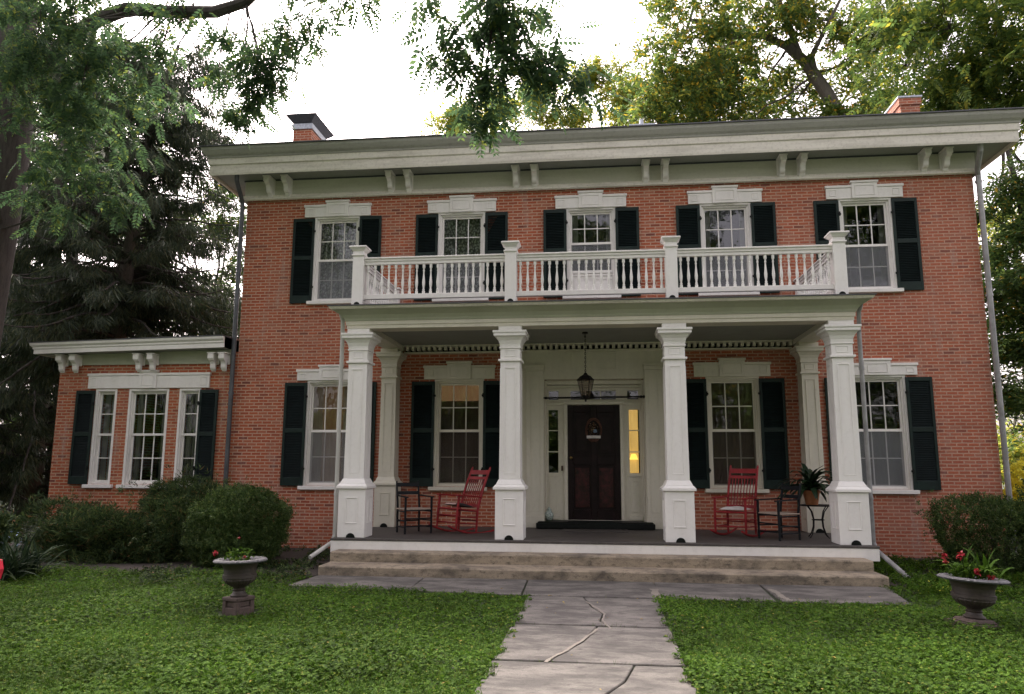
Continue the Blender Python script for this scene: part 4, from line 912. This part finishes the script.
arch_leaves(420, .4, .85, .032, .0, (R(35),R(85)), 'strap', st, spreadr=.42, droop=.85)
P = in_ell(16, (.1,-.1,.55), (.45,.45,.15)); X, Y, Z = frames(unit(rng.normal(size=(16,3)))); v, f = scatter(diamond(1,.8), P, X, Y, Z, np.full(16,.04)); tag(npmesh('petals', v, f, 'bluefl', st), kind='stuff')
p_ = atz(2, 592); b = MB(); b.tube([(p_.x-.07,p_.y,-.05),(p_.x-.07,p_.y,.42)], .02, 6); fo = empty('garden_flag', (0,0,0), label='bright red cloth on a pale stake at the left edge of the photo', cat='garden flag'); b.build('stake', 'wood', fo)
b = MB(); b.add([(p_.x-.24,p_.y-.03,.19),(p_.x-.05,p_.y-.05,.17),(p_.x-.01,p_.y-.06,.30),(p_.x-.06,p_.y-.04,.42),(p_.x-.24,p_.y-.02,.44),(p_.x-.24,p_.y+.02,.19),(p_.x-.05,p_.y+.02,.17),(p_.x-.01,p_.y+.0,.30),(p_.x-.06,p_.y+.02,.42),(p_.x-.24,p_.y+.02,.44)], [(0,1,2,3,4),(9,8,7,6,5),(0,5,6,1),(1,6,7,2),(2,7,8,3),(3,8,9,4),(4,9,5,0)]); b.build('flag_cloth', 'redcloth', fo)
# weeds and ground ivy by the beds
def cover(n, x0, x1, y0, y1, m_, size, hz, name, tm=T_leaf, cond=None):
    P = np.stack([rng.uniform(x0,x1,n), rng.uniform(y0,y1,n), rng.uniform(.0,hz,n)], 1)
    if cond is not None: P = P[cond(P)]
    Dr = unit(rng.normal(size=P.shape)*np.array([1,1,.5])+np.array([0,0,.4])); X, Y, Z = frames(Dr, rng.uniform(-1,1,len(P)))
    v, f = scatter(tm, P, X, Y, Z, rng.uniform(.6,1.3,len(P))*size); return tag(npmesh(name, v, f, m_), kind='stuff')
clump = lambda sc, th, seed: (lambda P: (np.sin(P[:,0]*sc+seed)+np.sin(P[:,1]*sc*1.3+seed*2)+np.sin((P[:,0]+P[:,1])*sc*.7)) > th)
o = cover(5200, 4.3, 7.2, -4.6, -.5, 'clover', .08, .16, 'weeds', cond=clump(3,-1.2,1)); tag(o, 'low weedy ground cover at the foot of the right wall', 'weeds')
o = cover(2200, -7.0, -4.3, -5.0, -.6, 'yew', .09, .12, 'weeds', cond=clump(4,.1,2)); tag(o, 'low weeds between the round bush and the porch steps', 'weeds')
P = in_ell(70, (4.95,-4.2,.10), (.5,.5,.06)); X, Y, Z = frames(unit(rng.normal(size=(70,3)))); v, f = scatter(diamond(1,.8), P, X, Y, Z, np.full(70,.035)); tag(npmesh('yellow_leaves', v, f, 'ypetal'), 'scattered yellowed leaves among weeds near the right downspout', 'leaves', kind='stuff')

# ------------------------------------------------------------------ lawn cover
def on_lawn(P):
    x, y = P[:,0], P[:,1]; j = .035*np.sin(y*9)+.03*np.sin(y*23+1)+.02*np.sin(y*51)
    jx = .05*np.sin(x*7)+.04*np.sin(x*19+2)
    walk_ = (x > -.80+j) & (x < .79-j) & (y < -5.0)
    ef = np.where(x < -.85, -4.76-(x+4.15)*.105, -5.10)
    apron = (x > -4.25) & (x < 4.0) & (y > ef+jx)
    bedl = (y > -3.72+.15*np.sin(x*2)) & (x < -4.0) & (x > -9.0); bedr = (y > -3.7) & (x > 4.0)
    bed2 = (x < -9.0) & (y > -4.6)
    u1 = ((x+4.03)**2+(y+6.72)**2) < .05; u2 = ((x-4.07)**2+(y+6.38)**2) < .06
    return ~(walk_ | apron | bedl | bedr | bed2 | u1 | u2)
def lawn(n, m_, tm, size, hz, name, upw, ymax=-3.4):
    y = CY+5.2*np.exp(rng.random(n)*np.log((ymax-CY)/5.2)); x = (rng.random(n)-.5)*2*(y-CY)*.86-(y-CY)*.115
    hh = .5+.5*np.clip(np.sin(x*2.1+1)+np.sin(y*2.7)+np.sin((x-y)*1.3), -1, 1)
    P = np.stack([x, y, rng.uniform(.01, hz, n)*(.5+.9*hh)], 1); P = P[on_lawn(P)]; dn = np.sin(P[:,0]*3.1+np.sin(P[:,1]*2.3)*1.7)+np.sin(P[:,1]*4.7+P[:,0]*1.9)+.8*np.sin(P[:,0]*11+P[:,1]*7); P = P[rng.random(len(P)) < np.clip(1.05-.22*np.maximum(0, dn-.6)*(1 if m_ == 'clover' else 0), .35, 1)]
    Dr = unit(rng.normal(size=P.shape)*np.array([1,1,.35])+np.array([0,0,upw])); X, Y, Z = frames(Dr, rng.uniform(-.6,.6,len(P)))
    v, f = scatter(tm, P, X, Y, Z, rng.uniform(.6,1.35,len(P))*size); return npmesh(name, v, f, m_)
tri = merge([(lambda v, f, a: (np.stack([v[:,0]*math.cos(a)-v[:,1]*math.sin(a), v[:,0]*math.sin(a)+v[:,1]*math.cos(a), v[:,2]], 1), f))(*diamond(1,.95,.12), a) for a in (0, 2.1, 4.2)])
tag(lawn(175000, 'clover', tri, .023, .07, 'clover_lawn', .0), 'low green clover and creeping weeds covering the front lawn', 'lawn', kind='stuff')
bl = (np.array([[0,-.04,0],[0,.04,0],[1,.01,0],[1,-.01,0]]), np.array([[0,1,2,3]]))
tag(lawn(120000, 'blade', bl, .062, .03, 'lawn_grass', 1.3), 'thin grass blades growing through the clover lawn', 'grass', kind='stuff')

n = 90; P = np.stack([rng.uniform(-6,5,n), rng.uniform(-10,-4.9,n), np.full(n,.075)], 1); P[:,2] = np.where((P[:,0] > -.8) & (P[:,0] < .8), .036, .075)
X, Y, Z = frames(rng.normal(size=(n,3))*np.array([1,1,.12])); v, f = scatter(diamond(1,.55,.12), P, X, Y, Z, rng.uniform(.025,.05,n)); tag(npmesh('fallen_leaves', v, f, 'fallen'), 'small tan fallen leaves scattered over the lawn and walk', 'leaves', kind='stuff')
n = 420; e1 = rng.random(n); P = np.stack([np.where(e1 < .5, rng.uniform(-.8,.8,n), np.where(e1 < .75, -.84, .82)+rng.normal(size=n)*.03), np.where(e1 < .5, np.choose(rng.integers(0,3,n), [-5.16,-6.945,-8.485])+rng.normal(size=n)*.008, rng.uniform(-10,-5.2,n)), np.full(n,.02)], 1)
P = P[(np.sin(P[:,0]*7)+np.sin(P[:,1]*5)) > .1]; X, Y, Z = frames(rng.normal(size=P.shape)*np.array([1,1,.2])+np.array([0,0,1.2])); v, f = scatter(bl, P, X, Y, Z, rng.uniform(.02,.06,len(P))); tag(npmesh('joint_grass', v, f, 'blade'), 'stray grass in the joints and along the edges of the stone walk', 'grass', kind='stuff')

# ------------------------------------------------------------------ trees
def limb_path(p0, p1, sag=0, n=7, jit=.08):
    p0 = Vector(p0); p1 = Vector(p1); L_ = (p1-p0).length; out = []
    for i in range(n):
        t = i/(n-1); q = p0.lerp(p1, t); q.z += sag*math.sin(math.pi*t)
        if 0 < i < n-1: q += Vector((random.uniform(-1,1), random.uniform(-1,1), random.uniform(-1,1)))*jit*L_*.3
        out.append(q)
    return out
def tree(name, lab, trunk, clusters, m_leaf, tm, size, per, bark='bark', group=None, droop=.3, crad=.8, limbs=(), cat='tree', thin=1.0):
    """trunk: [(point, radius)...]; limbs: list of the same; clusters: list of (centre, radii, number of sub-clumps)"""
    base = Vector(trunk[0][0]); T = empty(name, base, label=lab, cat=cat, group=group)
    lb = MB(); o_ = lambda p: Vector(p)-base
    lb.tube([o_(p) for p, r in trunk], [r for p, r in trunk], 14)
    lb.build('trunk', bark, T, smooth=True)
    sk = [Vector(p) for p, r in trunk[1:]]
    bb = MB()
    for lm in limbs:
        bb.tube([o_(p) for p, r in lm], [r for p, r in lm], 10); 
        for i in range(len(lm)-1):
            for t in (0, .5): sk.append(Vector(lm[i][0]).lerp(Vector(lm[i+1][0]), t))
        sk.append(Vector(lm[-1][0]))
    Ps = []
    for c, r, k in clusters:
        cs = in_ell(k, c, r)
        hub = Vector(c); near = min(sk, key=lambda q: (q-hub).length)
        pth = limb_path(near, hub, .0, 6); bb.tube([o_(q) for q in pth], [.075*thin*(1-.7*i/5) for i in range(6)], 6)
        for s_ in cs:
            s_ = Vector(s_); st_ = min(pth[1:], key=lambda q: (q-s_).length); q = limb_path(st_, s_, .1, 4); bb.tube([o_(z) for z in q], [.028*thin,.018*thin,.012*thin,.005*thin], 4, False)
            n = int(per*random.uniform(.5,1.4)); rr = crad*random.uniform(.6,1.25)
            Ps.append(rng.normal(size=(n,3))*np.array([rr*.45,rr*.45,rr*.30])+np.array(s_))
    bb.build('branches', bark, T)
    P = np.vstack(Ps)-np.array(base); n = len(P)
    Dr = unit(rng.normal(size=(n,3))*np.array([1,1,.5])+np.array([0,0,-droop])); X, Y, Z = frames(Dr, rng.normal(size=n)*.5)
    v, f = scatter(tm, P, X, Y, Z, rng.uniform(.65,1.3,n)*size); npmesh('crown', v, f, m_leaf, T)
    return T
A = lambda u, v, y: tuple(at(u, v, y))
def cl(u, v, y, rpx, k, ry=None, rz=None):     # cluster whose apparent radius is rpx pixels
    c = at(u, v, y); s_ = (c-Vector((CX,CY,CZ))).length/FPX; r = rpx*s_; return (tuple(c), (r, ry if ry else r, rz*s_ if rz else r*.8), k)
# big walnut on the left whose limb reaches over the lawn
tr = [((-13.0,-1.4,-.1),.75),((-12.85,-1.4,1.5),.58),((-12.7,-1.4,4),.52),((-12.55,-1.4,6.5),.5),((-12.4,-1.4,8.6),.47),((-12.5,-1.4,11),.40),((-12.7,-1.2,14.5),.28),((-12.4,-1,18),.12)]
l1 = [(A(20,95,-1.4),.26),(A(48,60,-1.4),.22),(A(75,36,-1.45),.17),(A(98,19,-1.5),.145),(A(128,9,-1.7),.14),(A(172,12,-2.0),.13),(A(215,12,-2.3),.12),(A(246,2,-2.6),.10),(A(285,-35,-3),.08)]
l2 = [((-12.4,-1.4,13),.25),((-9,-3,14.5),.2),((-5.5,-4.8,14),.15),((-2.6,-5.8,12),.10),(A(480,-60,-6.2),.07),(A(490,-10,-6.2),.04)]
NC = [cl(300,12,-3,40,16), cl(262,62,-3,24,14), cl(235,35,-2.6,22,7), cl(247,112,-2.6,14,7), cl(268,88,-2.8,16,8), cl(345,-8,-3.2,22,5), cl(218,72,-2.4,12,3), cl(195,-15,-2.4,30,5),
      cl(490,22,-6,32,12), cl(445,45,-6.1,17,7), cl(478,88,-6,10,5), cl(486,112,-6.1,6,3), cl(542,62,-5.9,26,10), cl(530,-15,-6,38,6), cl(565,85,-5.9,10,3), cl(425,-5,-6.2,8,2), cl(508,62,-6,18,5),
      cl(40,30,-3.5,60,24), cl(15,80,-3.5,45,20), cl(85,70,-3.4,45,18), cl(60,120,-3.3,50,18), cl(20,10,-3.4,40,14), cl(80,20,-2.8,30,8), cl(120,60,-2.8,35,8), cl(110,145,-2.6,45,10), cl(30,165,-3.2,30,7), cl(160,40,-2.4,25,5), cl(100,-10,-2.6,50,8), cl(165,95,-2,30,5), cl(75,205,-2.4,40,8), cl(130,190,-2.,30,5)]
tree('walnut_tree', 'big dark-barked tree at the left edge with a heavy limb reaching over the lawn', tr, NC, 'leaf_near', T_comp, .43, 11, 'bark', None, .75, .38, [l1, l2], thin=.3)
# drooping spruce behind the wing
def spruce(name, lab, pts, z_lo, n_br, L_lo, L_hi, m_='needle', dens=1.0, group=None, seed=1, step=.22):
    base = Vector(pts[0][0]); T = empty(name, base, label=lab, cat='tree', group=group); b = MB(); b.tube([Vector(p)-base for p, r in pts], [r for p, r in pts], 10); b.build('trunk', 'bark2', T, smooth=True)
    r_ = random.Random(seed); P = []; Dd = []; bb = MB(); zt = pts[-1][0][2]
    def on(z):
        for i in range(len(pts)-1):
            a, c = Vector(pts[i][0]), Vector(pts[i+1][0])
            if a.z <= z <= c.z: return a.lerp(c, (z-a.z)/(c.z-a.z))
        return Vector(pts[-1][0])
    for i in range(n_br):
        t = (i+r_.random())/n_br; z = z_lo+(zt-z_lo)*t; o = on(z); a = r_.uniform(0, 2*math.pi); Lb = (L_lo*(1-t)+L_hi*t)*r_.uniform(.55,1.15)
        d = Vector((math.cos(a), math.sin(a), r_.uniform(.0,.7))); p = o.copy(); pth = [p-base]; nst = max(3, int(Lb/.3))
        for k in range(nst):
            d = (d+Vector((r_.uniform(-.08,.08), r_.uniform(-.08,.08), -.10 if k < nst*.6 else .10))).normalized(); p = p+d*(Lb/nst); pth.append(p-base)
            if k > 0:
                for s_ in range(int(dens*random.choice((3,4,5)))):
                    q = p+Vector((r_.uniform(-.2,.2), r_.uniform(-.2,.2), r_.uniform(-.08,.05))); P.append(tuple(q-base)); sd2 = Vector((-d.y, d.x, 0))*r_.choice((-1,1))
                    dd = sd2*r_.uniform(.1,.9)+d*r_.uniform(.1,.8)+Vector((0,0,-r_.uniform(.5,1.6))); Dd.append(tuple(dd))
        bb.tube(pth, [.05*(1-.8*k/len(pth))*(1.3-t) for k in range(len(pth))], 5, False)
    bb.build('branches', 'bark', T)
    P = np.array(P); Dd = unit(np.array(Dd)); X, Y, Z = frames(Dd, rng.uniform(-1.5,1.5,len(P))); tm = spray(12, .13, .05, .1, 9)
    v, f = scatter(tm, P, X, Y, Z, rng.uniform(.5,1.2,len(P))*.62); npmesh('crown', v, f, m_, T)
def pth(l): return [(A(u, v, y), r) for u, v, y, r in l]
b0 = at(118,340,5); sp = [((b0.x-.1,5,-.1),.32),(tuple(b0),.22),(A(128,260,5),.19),(A(143,180,5),.15),(A(152,120,5),.11),(A(165,80,5),.07),(A(178,45,5),.03)]
spruce('spruce_tree', 'drooping spruce with a thin open top rising behind the side wing', sp, 4.6, 260, 4.4, 1.9, dens=1.6, seed=3)
b1 = at(45,340,9); sp = [((b1.x,9,-.1),.4),((b1.x,9,12),.2),((b1.x+.2,9,17),.05)]
spruce('spruce_tree', 'dense dark evergreen left of the wing behind the big dark trunk', sp, .6, 230, 4.6, 1.5, dens=1.5, seed=5)
b2 = at(-60,340,6); sp = [((b2.x,6,-.1),.4),((b2.x,6,10),.2),((b2.x,6,14),.05)]
spruce('spruce_tree', 'darkest evergreen at the extreme left edge, mostly outside the frame', sp, .5, 170, 4.4, 1.5, dens=1.5, seed=6)
b3 = at(205,330,14); sp = [((b3.x,14,-.1),.3),((b3.x,14,9),.15),((b3.x,14,12.2),.05)]
# back right trees
t1b = at(845,125,13)
tr = [((t1b.x+.3,13,-.1),.5),((t1b.x+.2,13,8),.38),(tuple(t1b),.27),(A(826,92,13),.25),(A(805,62,13),.22),(A(788,47,13),.18)]
la = [(A(788,47,13),.16),(A(765,36,13.2),.13),(A(735,36,13.4),.11),(A(712,22,13.6),.11),(A(690,20,13.8),.07)]
lb_ = [(A(800,56,13),.14),(A(790,30,12.8),.12),(A(782,10,12.6),.10),(A(770,-30,12.4),.1)]
lc = [(A(815,75,13),.14),(A(812,55,12.5),.1),(A(830,20,12),.07),(A(850,-20,12),.05)]
BC = [cl(690,30,13,50,16), cl(665,80,13.5,35,13), cl(720,70,13,45,14), cl(700,110,13.5,40,13), cl(660,125,14,25,8), cl(770,20,13,50,13), cl(760,90,14,40,12), cl(740,125,14,35,9), cl(820,20,12.5,45,12), cl(790,110,14.5,35,9), cl(700,-20,13,60,12), cl(800,-30,13,60,10), cl(850,60,13,30,9), cl(865,100,13,28,9), cl(840,120,12,25,7), cl(880,30,12,30,8)]
tree('locust_tree', 'tall tree behind the roof with one thick leaning limb left of the right chimney', tr, BC, 'leaf_back', T_leaf, .40, 35, 'bark2', 'trees behind the house', .3, 1.0, [la, lb_, lc], thin=.8)
tb = at(735,330,20)
BC = [cl(655,95,20,26,9), cl(705,95,20,30,10), cl(690,120,20,30,9), cl(750,100,20,35,9), cl(720,50,20,35,7)]
tree('maple_tree', 'bushy darker green tree showing between the locust limbs above the roof centre', [((tb.x,20,-.1),.4),((tb.x,20,9),.3),((tb.x,20,14),.15)], BC, 'leaf_deep', T_leaf, .34, 60, 'bark', 'trees behind the house', .3, 1.0)
gb = at(560,330,27)
BC = [cl(600,88,27,26,10), cl(545,98,27,25,10), cl(505,108,27,20,9), cl(575,125,27,30,9), cl(625,110,27,26,9), cl(468,118,27,16,7), cl(645,130,27,22,6), cl(450,126,27,8,4), cl(640,85,27,16,5), cl(590,75,27,12,3)]
tree('golden_tree', 'distant yellow-green tree just above the roofline at the centre', [((gb.x,27,-.1),.5),((gb.x,27,9),.35),((gb.x,27,15),.15)], BC, 'leaf_gold', T_leaf, .42, 60, 'bark2', 'trees behind the house', .3, 1.2)
# near-right tree whose feathery branches hang over the right end of the roof
rb = (14.5, 4.0)
BC = [cl(950,30,3,55,16), cl(1000,60,2.5,45,14), cl(900,15,4,45,11), cl(930,85,4,35,10), cl(1010,100,3,30,8), cl(985,-10,3,60,11), cl(905,65,5,28,6), cl(1040,20,3,50,9), cl(1060,90,3,40,7), cl(970,100,4,20,5)]
tree('locust_tree', 'feathery green tree hanging over the right end of the roof', [((rb[0],rb[1],-.1),.5),((rb[0],rb[1],6),.4),((rb[0]-.5,rb[1],11),.3),((rb[0]-1.2,rb[1],15),.15)], BC, 'leaf_bright', T_comp, .62, 26, 'bark', 'trees behind the house', .6, .9, thin=.5)
# trees past the right side of the house
BC = [cl(1010,230,9,35,12), cl(1000,300,9,28,10), cl(1040,280,9,45,14), cl(1030,360,9,35,10), cl(1010,395,9,18,5), cl(1035,180,9,30,8), cl(1000,190,9,18,4), cl(1060,420,9,35,9), cl(1015,340,9,20,6)]
tb = at(1050,400,9)
tree('maple_tree', 'dark maple with a few orange leaves beyond the right wall', [((tb.x,9,-.1),.35),((tb.x,9,4),.28),((tb.x,9,8),.15),((tb.x-.5,9,12),.06)], BC, 'leaf_deep', T_leaf, .30, 70, 'bark', 'trees behind the house', .3, .9)
BC = [cl(1010,450,22,30,7), cl(1040,430,22,35,8), cl(1030,210,24,40,9), cl(1000,470,22,20,4), cl(1000,240,24,30,5)]
tb = at(1030,400,22)
tree('golden_tree', 'pale yellow-green tree far beyond the right corner of the house', [((tb.x,22,-.1),.3),((tb.x,22,6),.2),((tb.x,22,13),.1)], BC, 'leaf_gold', T_leaf, .4, 60, 'bark2', 'trees behind the house', .3, 1.1)
yb_ = at(1032,492,2.5)
bush((yb_.x,2.5,.9), (.55,.6,.7), 2500, 'ypetal', 'bright yellow flowering bush past the right corner of the house', T_leaf, .13, 'yellow_bush', rough=.3)
tb = at(70,330,11)
BC = [cl(30,60,11,45,12), cl(90,90,11,35,9), cl(60,150,11,50,13), cl(110,200,11,30,8), cl(30,200,11,45,12), cl(10,130,11,35,9), cl(60,20,11,40,9), cl(120,130,11,22,5)]
tree('maple_tree', 'tall dark broadleaf tree close behind the big walnut trunk', [((tb.x,11,-.1),.4),((tb.x,11,7),.3),((tb.x-.5,11,13),.12)], BC, 'leaf_deep', T_leaf, .34, 46, 'bark', 'trees behind the house', .3, 1.0, thin=.7)
# mid-distance greenery behind the left trees
for u, y, lab in ((215,16,'broadleaf tree showing through gaps between the spruce and the house'), (120,22,'broadleaf tree far behind the wing, seen through the spruce branches'), (20,18,'broadleaf tree behind the dark evergreens at the left edge')):
    tb = at(u,330,y)
    BC = [cl(u+12,225,y,22,7), cl(u+2,195,y,18,5), cl(u+15,320,y,22,7), cl(u-30,300,y,40,10), cl(u+20,270,y,28,8), cl(u,350,y,45,9), cl(u-10,400,y,45,8), cl(u-25,240,y,30,6), cl(u-30,450,y,40,8)]
    tree('maple_tree', lab, [((tb.x,y,-.1),.35),((tb.x,y,4),.28),((tb.x,y,8),.1)], BC, 'leaf_deep', T_leaf, .34, 60, 'bark', 'trees behind the house', .3, 1.1)
# trees across the road behind the photographer: they are what the window panes mirror
for x, y, h, lab in ((-34,-40,23,'wide tree across from the house, mirrored in the windows of the low side wing'), (-20,-38,25,'tall tree across from the house, mirrored in the leftmost windows'), (-7,-42,24,'tree across from the house, mirrored in the windows left of the door'), (8,-39,26,'tree across from the house, mirrored in the windows right of the door'), (22,-38,27,'tall tree across from the house, mirrored in the rightmost windows')):
    BC = [((x+random.uniform(-7,7), y+random.uniform(-2,2), h*random.uniform(.06,1.0)), (2.8,2.2,2.2), 9) for _ in range(34)]
    tree('maple_tree', lab, [((x,y,-.1),.4),((x,y,h*.5),.3),((x,y,h*.9),.1)], BC, 'leaf_deep', T_leaf, .9, 26, 'bark', 'trees mirrored in the windows', .3, 1.7)
